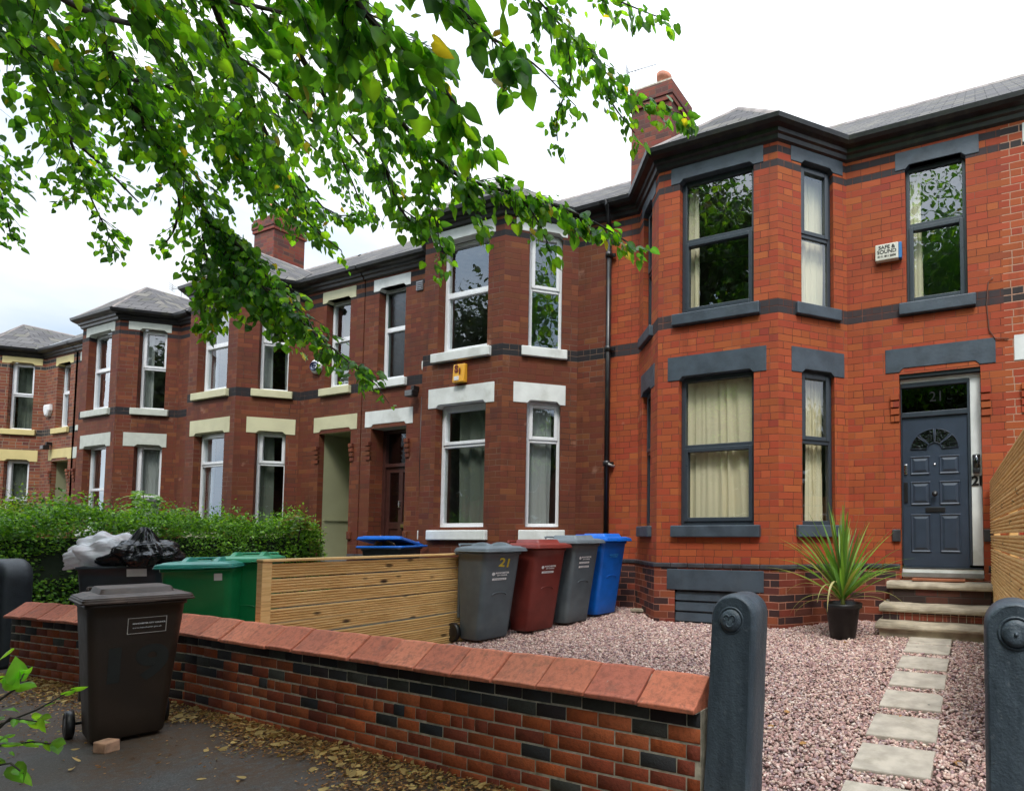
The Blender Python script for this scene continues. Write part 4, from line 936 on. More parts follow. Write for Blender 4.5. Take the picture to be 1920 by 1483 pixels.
from mathutils import noise as mnoise0
def post(x, y, w_, dpt, ztop, lean, label, mat, disc=True, emblem=True):
    p = thing('gate_post', label, 'gate post', (x, y, GROUND), 0, 'rounded stone gate posts'); H_ = ztop-GROUND; r = w_/2
    m = MB(); n = 20; prof = []
    spring = H_-r*.92
    pts2 = [(-r*1.07, 0)]+[(-r*(1.07-.07*k/26)+random.uniform(-.001, .001), spring*k/26) for k in range(1, 26)]
    pts2 += [(-r*cos(pi*k/n), spring+r*.92*sin(pi*k/n)) for k in range(n+1)]
    pts2 += [(r*(1.07-.07*k/26)+random.uniform(-.001, .001), spring*k/26) for k in range(25, 0, -1)]+[(r*1.07, 0)]
    cz_ = spring
    def lp(y_, s):
        o = []
        for a, z in pts2:
            if z > cz_: o.append((a*s, y_, cz_+(z-cz_)*s))
            else: o.append((a*s if z > .01 else a*s, y_, z))
        nz = lambda a, b, c: mnoise0.noise(Vector((a*9+x, b*9, c*9)))*.0045+mnoise0.noise(Vector((a*30, b*30+x, c*30)))*.002
        return [(a*(1+nz(a, y_, z)*4)+lean*z/H_, yy+nz(z, a, y_), z+nz(y_, z, a)*.5) for a, yy, z in o]
    m.ring([lp(0, .84), lp(.006, .90), lp(.028, .985), lp(.05, 1.), lp(dpt-.05, 1.), lp(dpt-.02, .97), lp(dpt, .86)], mat, True)
    o = m.build('post_shaft', p)
    if disc:
        zc = spring-.015; T = Matrix.Translation((lean*.85, 0, zc)) @ Matrix.Rotation(pi, 4, 'Z'); m = MB()
        m.lathe([(.062, -.012), (.060, .002), (.053, .005), (.0515, -.001), (.049, -.001), (.046, .012), (.03, .016), (0, .017)], mat, n=32, axis='y', T=T)
        if emblem:
            arc = lambda r_, a0, a1, cx, cz2: [T @ Vector((cx+r_*cos(a0+(a1-a0)*i/10), .017, cz2+r_*sin(a0+(a1-a0)*i/10))) for i in range(11)]
            m.tube(arc(.013, 0, 4.6, -.014, .012), .0035, mat, 6); m.tube(arc(.013, -1, 3.8, .014, .012), .0035, mat, 6); m.tube(arc(.018, 3.4, 6.0, 0, -.008), .0035, mat, 6)
        else: m.lathe([(.008, .016), (.006, .022), (0, .024)], mat, n=12, axis='y', T=T)
        m.build('disc_emblem', p)
    return p
def postm():
    t = NT('anthracite_stone_paint'); p = t.pos(); mp_ = t.n('ShaderNodeMapping'); mp_.inputs['Scale'].default_value = (14, 14, 2.2); t.lk(p, mp_.inputs[0])
    c = t.mix(t.step(t.noise(mp_.outputs[0], 1., 5, .6), .35, .7), (.036, .052, .068), (.066, .090, .113))
    n2 = t.noise(p, 38, 5, .7); c = t.mix(t.ma('MULTIPLY', t.step(n2, .60, .68), .45), c, (.13, .15, .165))
    c = t.mix(t.ma('MULTIPLY', t.step(t.noise(p, 17, 6, .75), .66, .70), .75), c, (.020, .024, .028))
    sp = t.n('ShaderNodeSeparateXYZ'); t.lk(p, sp.inputs[0]); c = t.mix(t.ma('MULTIPLY', t.ma('SUBTRACT', 1., t.step(t.ma('ADD', sp.outputs[2], t.ma('MULTIPLY', t.noise(p, 9, 4), .3)), -1.30, -.85)), .5), c, (.05, .05, .035))
    t.put(t.b.inputs['Base Color'], c); t.put(t.b.inputs['Roughness'], t.ma('MULTIPLY_ADD', n2, .35, .32))
    t.bump(t.ma('ADD', t.noise(p, 26, 5, .65), t.ma('MULTIPLY', t.noise(p, 110, 3), .4)), .75, .006); return t.m
POSTM = postm()
p1 = post(-1.081, -4.586, .216, .19, -.264, .049, 'rounded blue-grey gate post with a swirl-embossed disc butting the end of the brick wall', POSTM)
g = MB(); g.tube([(.108, .09, 1.07), (.112, .09, .85), (.110, .09, .55)], .0035, WHITE, 6); g.build('wire', p1); g = MB(); g.box(.10, .12, .06, .115, .59, .64, BLK); g.build('latch_catch', p1, bevel=.004)
post(.100, -4.675, .21, .2, -.2385, 0.0, 'rounded blue-grey gate post with a plain studded disc in front of the tall slatted fence', POSTM, emblem=False)
post(-9.50, -4.34, .46, .22, -.249, 0.0, 'dark painted gate post at the far left end of the brick wall', plain('dark_post_paint', (.018, .024, .030), .5, var=.2, bump=.4), disc=False)

# ------------------------------------------------------------------ slatted timber fences
def fence(A, B, ztA, ztB, bh, nb, label, gap=.009, cap=True, ends=(1, 1), ps=-1):
    f = thing('slatted_fence', label, 'fence', (0, 0, 0), 0, 'slatted timber fences of ribbed boards')
    A, B = Vector(A), Vector(B); L_ = (B-A).length; t = (B-A)/L_; n_ = Vector((t.y, -t.x))
    P_ = lambda a, o, z: Vector((*(A+t*a+n_*o), z+ztA+(ztB-ztA)*a/L_))
    for k in range(nb):
        m = MB(); z1 = -.02-k*bh+random.uniform(-.002, .002); z0 = z1-bh+gap+random.uniform(0, .003); nr = 5; tint = random.random(); bow = random.uniform(-.004, .004)
        off = random.uniform(-.004, .004); loops = []; ns = 10
        for i in range(ns+1):
            a = L_*i/ns; bz = bow*sin(pi*i/ns)+random.uniform(-.0008, .0008); sec = []
            for side in (1, -1):
                rr = range(nr) if side == 1 else reversed(range(nr))
                for q in rr:
                    c0 = z0+(z1-z0)*(q+.30)/nr; c1 = z0+(z1-z0)*(q+.5)/nr; c2 = z0+(z1-z0)*(q+.70)/nr; c3 = z0+(z1-z0)*(q+1)/nr
                    dd = .0165
                    sq = [(c0, dd), (c2, dd)] if True else []
                    g_ = [(z0+(z1-z0)*q/nr, dd-.014)] if q > 0 else [(z0, dd-.003)]
                    lst = g_+sq if side == 1 else [(c2, dd), (c0, dd)]+g_
                    if side == -1 and q == nr-1: lst = [(z1, dd-.003)]+lst
                    if side == 1 and q == nr-1: lst = lst+[(z1, dd-.003)]
                    sec += [(side*(d_), z) for z, d_ in lst]
            loops.append([P_(a, o+off, z+bz) for o, z in sec])
        m.ring(loops, TIMB, False, tint=tint+.01)
        o = m.build('board', f)
        me = o.data; uvl = me.uv_layers[0]; co = [v.co for v in me.vertices]; sh = random.uniform(0, 30)
        arr = []
        for lo in me.loops:
            c = co[lo.vertex_index]; arr += [(Vector((c.x, c.y))-A).dot(t)+sh, c.z+k*.37]
        uvl.data.foreach_set('uv', arr)
    H_ = nb*bh+.05
    npst = [0] if ends[0] == 1 else []; npst += [L_] if ends[1] == 1 else []; npst += [.05, L_-.05] if ends[0] == 2 else []
    if L_ > 2.4: npst.append(L_*.5)
    for a in npst:
        m = MB(); a0, a1 = a-.035, a+.035
        if a in (0, L_): m.hexa([P_(a0, .03, -H_), P_(a1, .03, -H_), P_(a1, -.04, -H_), P_(a0, -.04, -H_), P_(a0, .03, -.004), P_(a1, .03, -.004), P_(a1, -.04, -.004), P_(a0, -.04, -.004)], TIMB)
        else: m.hexa([P_(a0, ps*.016, -H_), P_(a1, ps*.016, -H_), P_(a1, ps*.08, -H_), P_(a0, ps*.08, -H_), P_(a0, ps*.016, -.004), P_(a1, ps*.016, -.004), P_(a1, ps*.08, -.004), P_(a0, ps*.08, -.004)], TIMB)
        m.build('fence_post', f, bevel=.004)
    if cap:
        m = MB(); m.hexa([P_(-.04, .045, 0), P_(L_+.03, .045, 0), P_(L_+.03, -.045, 0), P_(-.04, -.045, 0), P_(-.04, .045, .022), P_(L_+.03, .045, .022), P_(L_+.03, -.045, .022), P_(-.04, -.045, .022)], TIMB); m.build('capping_rail', f, bevel=.005)
    return f
fence((-5.40, -4.07), (-5.42, -2.0), -.222, -.232, .122, 8, 'low slatted fence of ribbed yellow boards between the red coping and the wheelie bins')
fence((.255, -3.85), (.085, -.06), .615, .605, .150, 11, 'tall slatted fence of ribbed boards at the right edge beside the blue-grey door', gap=.012, cap=False, ends=(2, 2), ps=1)

# ------------------------------------------------------------------ wheelie bins
def rr(cx, cy, hx, hy, r, z, n=5):
    o = []
    for sx, sy, a0 in ((1, 1, 0), (-1, 1, pi/2), (-1, -1, pi), (1, -1, 1.5*pi)):
        for k in range(n): a = a0+pi/2*k/(n-1); o.append((cx+sx*(hx-r)+r*cos(a), cy+sy*(hy-r)+r*sin(a), z))
    return o
def bin_(x, y, z, rz, label, body, lid, S=1., wd=.48, dp=.55, h=1.0, open_=0., group='wheelie bins in the front gardens', style=0, dimple=True, lidless=False, tilt=0, tp=.80):
    b = thing('wheelie_bin', label, 'wheelie bin', (x, y, z), rz, group); b.scale = (S, S, S)
    if tilt: b.rotation_euler = (0, radians(tilt), rz)
    hw, hd = wd/2, dp/2; xb = -hd+.05
    def prof(f):                                       # f 0..1 up the body: centre, half depth, half width
        back = xb+.0; front = hd-.17+.155*f; return (back+front)/2, (front-back)/2, hw*(tp+(.95-tp)*f)
    m = MB(); loops = []
    for f in (0, .012, .15, .3, .5, .7, .85, .93):
        c, a, w_ = prof(f); k = .975 if f == 0 else 1; loops.append(rr(c, 0, a*k, w_*k, .05, .03+f*(h-.03)))
    c, a, w_ = prof(.93); loops.append(rr(c, 0, a+.012, w_+.012, .05, .03+.935*(h-.03))); loops.append(rr(c+.0, 0, a+.014, w_+.014, .05, h-.035)); loops.append(rr(c, 0, a-.012, w_-.012, .045, h-.035))
    c, a, w_ = prof(.5); loops.append(rr(c, 0, a-.02, w_-.02, .04, .5*h)); loops.append(rr(c, 0, a*.8, w_*.8, .04, .45*h))
    m.ring(loops, body, True); m.build('bin_body', b)
    # moulded details: side handle arches and the recess over the axle
    m = MB()
    if dimple:
        c, a, w_ = prof(.52); m.tube([(c+a+.001, .085*cos(pi*i/10), .50*h+.03*sin(pi*i/10)) for i in range(11)], .006, body, 6); m.build('moulded_arch', b); m = MB()
    for s in (-1, 1): m.box(xb-.03, xb+.0, s*hw*.72-.02, s*hw*.72+.02, .25*h, .93*h, body)
    m.tube([(xb-.045, -hw*.9, .95*h), (xb-.045, hw*.9, .95*h)], .017, body, 10)
    for s in (-1, 0, 1): m.box(xb-.05, xb+.01, s*hw*.75-.015, s*hw*.75+.015, .93*h, .965*h, body)
    m.build('rear_handle', b, bevel=.004)
    # wheels
    m = MB(); m.tube([(xb-.035, -hw*.92, .10), (xb-.035, hw*.92, .10)], .012, BLK, 8); m.build('axle', b)
    for s in (-1, 1):
        m = MB(); yy = s*(hw*.80+.035)
        m.lathe([(.0, yy-.02), (.05, yy-.022), (.06, yy-.012), (.085, yy-.024), (.10, yy-.020), (.103, yy), (.10, yy+.020), (.085, yy+.024), (.06, yy+.012), (.05, yy+.022), (0, yy+.02)], BLK, (xb-.035, 0, .10), 24, axis='y'); m.build('wheel', b)
    # lid, hinged at the back
    if not lidless:
        lm = MB(); ox = xb-.02; Lh = dp+.015; cx = Lh/2
        L_ = [rr(cx, 0, Lh/2, hw+.012, .035, -.030), rr(cx, 0, Lh/2+.008, hw+.02, .035, -.028), rr(cx, 0, Lh/2+.010, hw+.022, .034, -.016), rr(cx, 0, Lh/2+.003, hw+.014, .034, -.013), rr(cx, 0, Lh/2+.004, hw+.015, .034, .002), rr(cx, 0, Lh/2-.002, hw+.008, .036, .006), rr(cx, 0, Lh/2-.001, hw+.009, .036, .012), rr(cx, 0, Lh/2-.004, hw+.006, .04, .014), rr(cx, 0, Lh/2-.03, hw-.022, .04, .022), rr(cx, 0, Lh/2-.04, hw-.032, .05, .030)]
        if style == 0: L_ += [rr(cx-.02, 0, Lh/2-.10, hw-.07, .05, .036), rr(cx-.03, 0, Lh/2-.14, hw-.10, .05, .032)]
        else: L_ += [rr(cx-.01, 0, Lh/2-.09, hw-.075, .03, .032), rr(cx-.02, 0, Lh/2-.105, hw-.085, .03, .066), rr(cx-.022, 0, Lh/2-.112, hw-.092, .03, .072), rr(cx-.025, 0, Lh/2-.14, hw-.12, .03, .066)]
        lm.ring(L_, lid, True)
        for s in (-1, 1):                              # raised ribs
            if style == 0:
                lm.ring([[(cx-.20+.40*i/8, s*.115+q*.022, .030+(.044*sin(pi*i/8) if abs(q) < .9 else -.004)) for q in (-1.4, -.8, .8, 1.4)] for i in range(9)], lid, True, False, False, False)
        lm.box(Lh-.03, Lh+.014, -.07, .07, -.03, -.012, lid)
        for s in (-1, 1): lm.box(-.055, .02, s*hw*.55-.03, s*hw*.55+.03, -.028, .018, lid)
        lm.tube([(-.01, -hw*.72, .03), (-.03, -hw*.72, .05), (-.03, hw*.72, .05), (-.01, hw*.72, .03)], .011, lid, 8)
        lo = lm.build('lid', b, bevel=.003); lo.location = (ox, 0, h-.004); lo.rotation_euler = (0, -radians(open_), 0)
    def fT(yy, zz, off=.004):                          # a frame on the sloping front face
        k = .155/(h-.03); c, a, w_ = prof((zz-.03)/(h-.03)); return face_T((c+a+off, yy, zz), Vector((1, 0, -k)).normalized())
    return b, fT
def stickers(b, fT, lines, x0=0., col=None):
    for i, (s, zz, sz, yy) in enumerate(lines): text(b, 'printed_label', s, sz, col or LACEW, fT(yy, zz), .0006, bold=.0008)
GREYB = plain('grey_bin_plastic', (.085, .108, .122), .42, var=.12, nsc=6, bump=.1, dirt=(.13, .145, .15)); GREYL = plain('grey_bin_lid_plastic', (.15, .185, .21), .42, var=.1)
REDB = plain('maroon_bin_plastic', (.155, .026, .020), .38, var=.14, nsc=6, dirt=(.20, .055, .045)); REDL = plain('maroon_lid_plastic', (.22, .038, .03), .4, var=.12)
BLUEB = plain('blue_bin_plastic', (.006, .13, .56), .36, var=.08); GREENB = plain('green_bin_plastic', (.004, .205, .062), .36, var=.12, nsc=3); TEALL = plain('teal_lid_plastic', (.03, .25, .20), .32, var=.12); GREENL = plain('green_lid_plastic', (.03, .28, .14), .32, var=.12)
BRB = plain('brown_bin_plastic', (.026, .016, .010), .45, var=.2, nsc=4, bump=.15, dirt=(.045, .028, .018)); BRL = plain('brown_lid_plastic', (.065, .042, .034), .5, var=.3, nsc=6, dirt=(.20, .14, .10))
DKB = plain('charcoal_bin_plastic', (.028, .038, .048), .45, var=.15)
YEL = plain('yellow_paint_scrawl', (.55, .42, .03), .6)
def xy(u, w_): q = at(u, 1000, w_); return q.x, q.y
def gb(x, y, rz, *a, **k): return bin_(x, y, gz(y)+.004, radians(rz), *a, **k)
def council(b, fT, zz=.80, yy=-.02, extra=0):
    stickers(b, fT, [('MANCHESTER', zz, .026, yy+.03), ('CITY COUNCIL', zz-.025, .018, yy+.03)])
    m = MB(); m.lathe([(.018, .0), (.018, .002), (0, .002)], LACEW, n=16, axis='y', T=fT(yy-.075, zz-.008, .003) @ Matrix.Rotation(-pi/2, 4, 'X')); m.build('round_logo', b)
    for k in range(1+extra):
        m = MB(); T = fT(yy, zz-.065-.05*k, .0035); m.box(-.085, .085, -.011, .011, 0, .0012, LACEW, T=T); mm = m.build('label_strip', b)
        text(mm, 'strip_text', 'www.manchester.gov.uk', .014, BLK, fT(yy, zz-.065-.05*k, .0052), .0004)
B1, f1 = gb(-5.07, -2.13, -8, 'grey wheelie bin with a yellow scrawl, nearest the pavement in the row of four', GREYB, GREYL)
council(B1, f1, .74); text(B1, 'painted_number', '21', .13, YEL, f1(.03, .845) @ Matrix.Rotation(radians(-8), 4, 'Z'), .0006, bold=.003, sx=1.15)
B2, f2 = gb(-4.87, -1.63, -6, 'maroon wheelie bin between two grey bins in the row of four', REDB, REDL, style=1); council(B2, f2, .76)
B3, f3 = gb(-4.76, -1.14, -4, 'grey wheelie bin between the maroon and the blue bin', GREYB, GREYL, style=1, h=1.02); council(B3, f3, .82, extra=1)
B4, f4 = gb(-4.73, -.60, -6, 'bright blue wheelie bin at the house end of the row of four', BLUEB, BLUEB, style=1, h=1.01)
stickers(B4, f4, [('MANCHESTER', .80, .026, 0), ('CITY COUNCIL', .775, .02, 0)], col=plain('pale_blue_print', (.05, .35, .75), .5))
BB, fb = bin_(-5.41, -4.84, GROUND, radians(-13), 'dark brown wheelie bin daubed with 19, on the pavement by the brick wall', BRB, BRL, S=.90, tp=.71, wd=.53, dp=.62, h=1.06, style=1, dimple=False, group='wheelie bins in the front gardens')
for s, yy in (('1', -.10), ('9', .09)): text(BB, 'painted_number', s, .34, plain('faded_black_daub', (.012, .014, .012), .6), fb(yy, .56, .003), .0006, bold=.014)
for q in ((-.10, .10, .055, .059), (-.10, .10, -.059, -.055), (-.10, -.096, -.055, .055), (.096, .10, -.055, .055)):
    m = MB(); m.box(*q, 0, .0012, plain('pale_sticker_line', (.45, .42, .38), .6), T=fb(.05, .85, .004)); m.build('sticker_border', BB)
text(BB, 'printed_label', 'MANCHESTER CITY COUNCIL', .0125, LACEW, fb(.06, .865, .004), .0006, bold=.0006); text(BB, 'printed_label', 'www.manchester.gov.uk', .015, LACEW, fb(.05, .835, .004), .0006)
G1_, fg = gb(*xy(390, 5.5), -38, 'green wheelie bin with a teal lid beside the bag-laden bin', GREENB, TEALL, S=.95, wd=.54, dp=.66, h=1.02, dimple=False)
m = MB(); m.box(-.03, .03, -.035, .035, 0, .0015, LACEW, T=fg(.16, .9, .004)); m.build('sticker', G1_)
G2_, fg2 = gb(*xy(474, 5.95), -38, 'green wheelie bin with a green lid against the end post of the low slatted fence', GREENB, GREENL, S=.95, wd=.47, dp=.66, h=1.03, dimple=True)
m = MB(); m.box(-.04, .04, -.04, .04, 0, .0015, LACEW, T=fg2(-.2, .82, .004) @ Matrix.Rotation(pi/4, 4, 'Z')); m.build('sticker', G2_)
DB_, fd = gb(*xy(250, 5.85), -36, 'charcoal wheelie bin heaped with rubbish bags at left', DKB, DKB, wd=.62, dp=.66, h=.98, dimple=False, lidless=True)
m = MB(); m.box(-.07, .07, -.06, .06, 0, .0015, LACEW, T=fd(.12, .90, .004)); m.build('sticker', DB_)
BL_, fbl = gb(-7.82, -1.25, -60, 'blue-lidded bin propped open by cardboard behind the low fence near the brown door', DKB, BLUEB, S=.95, wd=.56, dp=.78, h=1.0, open_=9, dimple=False)
m = MB(); loop1 = rr(-.02, 0, .40, .31, .05, .985); m.ring([rr(-.02, 0, .43, .31, .05, .965), rr(-.02, 0, .44, .32, .05, .97), rr(-.02, 0, .44, .32, .05, .995), rr(-.02, 0, .42, .30, .05, 1.0)], BLUEB, True, True, False, False); m.build('rim', BL_)
CARD = plain('brown_cardboard', (.32, .20, .11), .85, var=.15); 
m = MB(); m.box(-.14, .14, -.004, .004, -.1, .1, CARD, T=Matrix.Translation((.28, .08, 1.03)) @ Matrix.Rotation(.9, 4, 'Y') @ Matrix.Rotation(1.0, 4, 'Z')); m.box(-.12, .12, -.004, .004, -.09, .09, CARD, T=Matrix.Translation((.22, -.1, 1.02)) @ Matrix.Rotation(-.5, 4, 'X')); tag(m.build('cardboard_sheet'), 'torn brown cardboard sticking out of the propped-open blue bin', 'cardboard').parent = None
cb_o = bpy.data.objects['cardboard_sheet']; cb_o.matrix_world = BL_.matrix_basis.copy()

from mathutils import noise as mnoise
def blob(name, c, r, mat, label, seed, amp=.25, sc=2.2, fine=.06, cat='rubbish bag', group=None, knot=None):
    """thin plastic drawn over lumps: stretched folds running down from the tied neck"""
    import bmesh
    bm = bmesh.new(); bmesh.ops.create_icosphere(bm, subdivisions=6, radius=1); kd_ = Vector(knot).normalized()
    for v in bm.verts:
        d = v.co.normalized(); q = d*sc+Vector((seed, seed*2, 0)); dk = d.dot(kd_)
        ax = kd_.orthogonal().normalized(); ay = kd_.cross(ax); ang = math.atan2(d.dot(ay), d.dot(ax))
        st = Vector((cos(ang)*3.2+seed, sin(ang)*3.2, dk*.9)); fold = 1-2*abs(mnoise.noise(st)); fold2 = 1-2*abs(mnoise.noise(st*2.3+Vector((3, 1, 0))))
        k = 1+amp*mnoise.noise(q)+fine*(fold*1.0+fold2*.5)*(.35+.65*abs(dk))+fine*.35*(1-2*abs(mnoise.noise(q*4.0)))
        p = Vector((d.x*r[0], d.y*r[1], d.z*r[2]))*k
        if p.z < -r[2]*.5: p.z = -r[2]*.5+(p.z+r[2]*.5)*.2
        if dk > .93: p += kd_*((dk-.93)/.07)**1.5*.11*(1+.5*fold)
        v.co = p
    me = bpy.data.meshes.new(name); bm.to_mesh(me); bm.free(); me.polygons.foreach_set('use_smooth', [True]*len(me.polygons)); me.materials.append(mat)
    o = bpy.data.objects.new(name, me); C.objects.link(o); o.location = c; tag(o, label, cat, group); return o
def bagm(name, col, rough, trans=0):
    t = NT(name); p = t.pos(); n = t.noise(p, 14, 5, .65)
    t.put(t.b.inputs['Base Color'], t.mix(t.step(t.noise(p, 7, 3), .4, .62), col[0], col[1])); t.b.inputs['Roughness'].default_value = rough
    if trans:
        tl = t.n('ShaderNodeBsdfTranslucent'); tl.inputs[0].default_value = c4(col[0]); m_ = t.n('ShaderNodeMixShader'); m_.inputs[0].default_value = trans
        t.lk(t.b.outputs[0], m_.inputs[1]); t.lk(tl.outputs[0], m_.inputs[2]); t.lk(m_.outputs[0], t.out.inputs[0])
    t.bump(n, .25, .015); return t.m
WB = bagm('translucent_white_bag', ((.86, .86, .87), (.80, .72, .72)), .38, .35); KB = bagm('black_bin_bag', ((.010, .010, .012), (.014, .014, .016)), .2)
dbx, dby = xy(250, 5.85); zt = gz(dby)+.93
blob('rubbish_bag', (dbx-.15, dby-.13, zt+.13), (.27, .24, .20), WB, 'bulging translucent white rubbish bag on top of the charcoal bin', 1.3, knot=(-.75, -.3, -.35), amp=.30)
blob('rubbish_bag', (dbx+.17, dby+.02, zt+.10), (.34, .26, .16), KB, 'glossy black rubbish bag on top of the charcoal bin', 4.7, knot=(.25, -.1, .9), fine=.09, amp=.3)

# ------------------------------------------------------------------ potted cordyline
def cordyline():
    x, y = -1.395, -.92; z = gz(y); pt = thing('plant_pot', 'black plastic plant pot on the pink gravel beside the stone steps', 'plant pot', (x, y, z-.004)); pt.scale = (1.17, 1.17, 1.17); m = MB()
    m.lathe([(.105, 0), (.112, .004), (.152, .27), (.172, .275), (.176, .315), (.168, .32), (.155, .312), (.150, .26), (.0, .255)], BLKB, n=36); m.build('pot', pt)
    m = MB(); m.lathe([(.151, .27), (.08, .283), (0, .29)], SOIL, n=24, cap0=False); m.build('soil', pt)
    c = thing('cordyline_plant', 'spiky green cordyline with long strap leaves in the black pot', 'plant', (x, y, z+.33)); c.scale = (1.22, 1.22, 1.22); m = MB()
    m.tube([(0, 0, -.02), (.004, 0, .1), (0, .004, .2)], [.022, .018, .012], plain('cordyline_stem', (.30, .36, .10), .6), 10); m.build('stem', c)
    V, F, CO = [], [], []
    def blade(az, el, L_, w_, droop, col, z0):
        n = 12; p = Vector((0, 0, z0)); d = Vector((cos(az)*cos(el), sin(az)*cos(el), sin(el))); side = Vector((-sin(az), cos(az), 0)); b = len(V); ca = random.uniform(-.3, .3)
        for i in range(n+1):
            f = i/n; wd_ = w_*(.45+2.2*f*(1-f)**.8*1.0)*(1-f**3)+.0012; up_ = side.cross(d).normalized()
            V.append(p+side*wd_-up_*wd_*.35); V.append(p-up_*0.0); V.append(p-side*wd_-up_*wd_*.35); CO.extend([col]*3)
            if i: q = b+i*3; F.extend([(q-3, q-2, q+1, q), (q-2, q-1, q+2, q+1)])
            p = p+d*L_/n; d = (d+Vector((0, 0, -droop*(f+.15)/n))+side*ca*.03).normalized()
    for k in range(88):
        az = random.uniform(0, 2*pi); t_ = k/88; el = radians(88-52*t_+random.uniform(-8, 6)); L_ = random.uniform(.50, .80)
        g_ = random.random(); col = (.08+.11*g_, .19+.17*g_, .045); 
        if random.random() < .10: col = (.28, .26, .07)
        blade(az, el, L_, random.uniform(.009, .016), random.uniform(.1, .9)+.9*t_, col, .17-.14*t_)
    for az, el, L_, dr in ((2.9, .55, .62, 2.6), (3.4, .35, .55, 3.8), (.2, .45, .62, 3.2), (3.05, .1, .5, 2.2), (4.3, .9, .5, 5.5), (.0, .3, .48, 2.2), (-.3, .75, .66, 2.2)): blade(az, el, L_, .009, dr, (.34, .33, .12), .05)
    for az, el, L_, dr in ((4.6, 1.0, .55, 9.5),): blade(az, el, L_, .010, dr, (.52, .48, .22), .08)
    me = bpy.data.meshes.new('blades'); me.from_pydata([tuple(v) for v in V], [], F); me.materials.append(BLADE); me.polygons.foreach_set('use_smooth', [True]*len(F))
    a = me.attributes.new('tintc', 'FLOAT_COLOR', 'POINT'); a.data.foreach_set('color', [x for c_ in CO for x in (*c_, 1)])
    o = bpy.data.objects.new('strap_leaves', me); C.objects.link(o); o.parent = c
cordyline()

# ------------------------------------------------------------------ small things lying about
def lump(name, c, s, mat, label, cat, rz=0, bev=.008, rx=0):
    m = MB(); hx_, hy_, hz_ = s[0]/2, s[1]/2, s[2]/2; j = lambda: random.uniform(.86, 1.0)
    m.hexa([(-hx_*j(), -hy_*j(), -hz_), (hx_*j(), -hy_*j(), -hz_), (hx_*j(), hy_*j(), -hz_), (-hx_*j(), hy_*j(), -hz_), (-hx_*j()*.92, -hy_*j(), hz_*j()), (hx_*j(), -hy_*j(), hz_*j()*.8), (hx_*j(), hy_*j(), hz_*j()), (-hx_*j()*.85, hy_*j(), hz_)], mat)
    o = m.build(name, bevel=bev); o.location = c; o.rotation_euler = (rx, 0, rz); tag(o, label, cat)
BROKE = plain('pale_broken_brick', (.42, .24, .15), .85, var=.3, nsc=14, bump=.5, dirt=(.30, .22, .16))
lump('broken_brick', (-5.15, -5.02, GROUND+.036), (.115, .08, .075), BROKE, 'half brick on the pavement against the foot of the brown bin', 'brick', .2)
q_ = (-1.95, -4.18)
lump('broken_brick', (q_[0], q_[1], gz(q_[1])+.025), (.13, .08, .06), BROKE, 'broken brick lying on the gravel just behind the red coping', 'brick', .4)
lump('timber_offcut', (-4.28, -.33, gz(-.4)+.05), (.30, .10, .035), STONE, 'upper weathered timber offcut beside the blue bin', 'timber', .12, .004); lump('timber_offcut', (-4.27, -.30, gz(-.4)+.015), (.32, .11, .03), STONE, 'lower weathered timber offcut on the gravel beside the blue bin', 'timber', .05, .004)
lump('paper_scrap', (-3.13, -4.87, GROUND+.012), (.05, .028, .004), LACEW, 'small white scrap of paper among the dry leaves on the pavement', 'litter', .5, .001, .3)

def litter():
    n = 26000; x = rng.uniform(-10, -.7, n); dy = np.abs(rng.normal(size=n))*(.20+.10*np.sin(x*1.7)+.08*np.sin(x*4.1+1))
    x2 = rng.uniform(-8.5, -.5, 1500); dy = np.concatenate([dy*.85, rng.uniform(0, 2.2, 1500)]); x = np.concatenate([x, x2]); n = len(x)
    y = np.array([wally(q) for q in x])-.10-dy
    s = rng.uniform(.005, .020, n); big = rng.random(n) < .03; s[big] = rng.uniform(.03, .055, big.sum())
    z = GROUND+.004+rng.random(n)*.014*np.exp(-dy*4)+s*.12
    d = rng.normal(size=(n, 3)); d[:, 2] *= .25; nn = np.stack([rng.normal(size=n)*.4, rng.normal(size=n)*.4, np.ones(n)], 1); X, Y, Z = frames(d, nn)
    X *= (s*rng.uniform(.5, 1, n))[:, None]; Y *= s[:, None]; Z *= (s*rng.uniform(-1.5, 1.5, n))[:, None]
    pal = np.array([(.46, .22, .06), (.27, .12, .035), (.56, .32, .11), (.13, .065, .028), (.60, .42, .15), (.32, .28, .07)])
    c = pal[rng.choice(6, n, p=[.25, .25, .15, .2, .08, .07])]*rng.uniform(.6, 1.2, (n, 1)); c[big] = np.array((.58, .40, .14))*rng.uniform(.6, 1.1, (big.sum(), 1))
    tag(scatter('leaf_litter', HEART_V, HEART_F, np.stack([x, y, z], 1), X, Y, Z, c, M_LITT), kind='stuff')
litter()
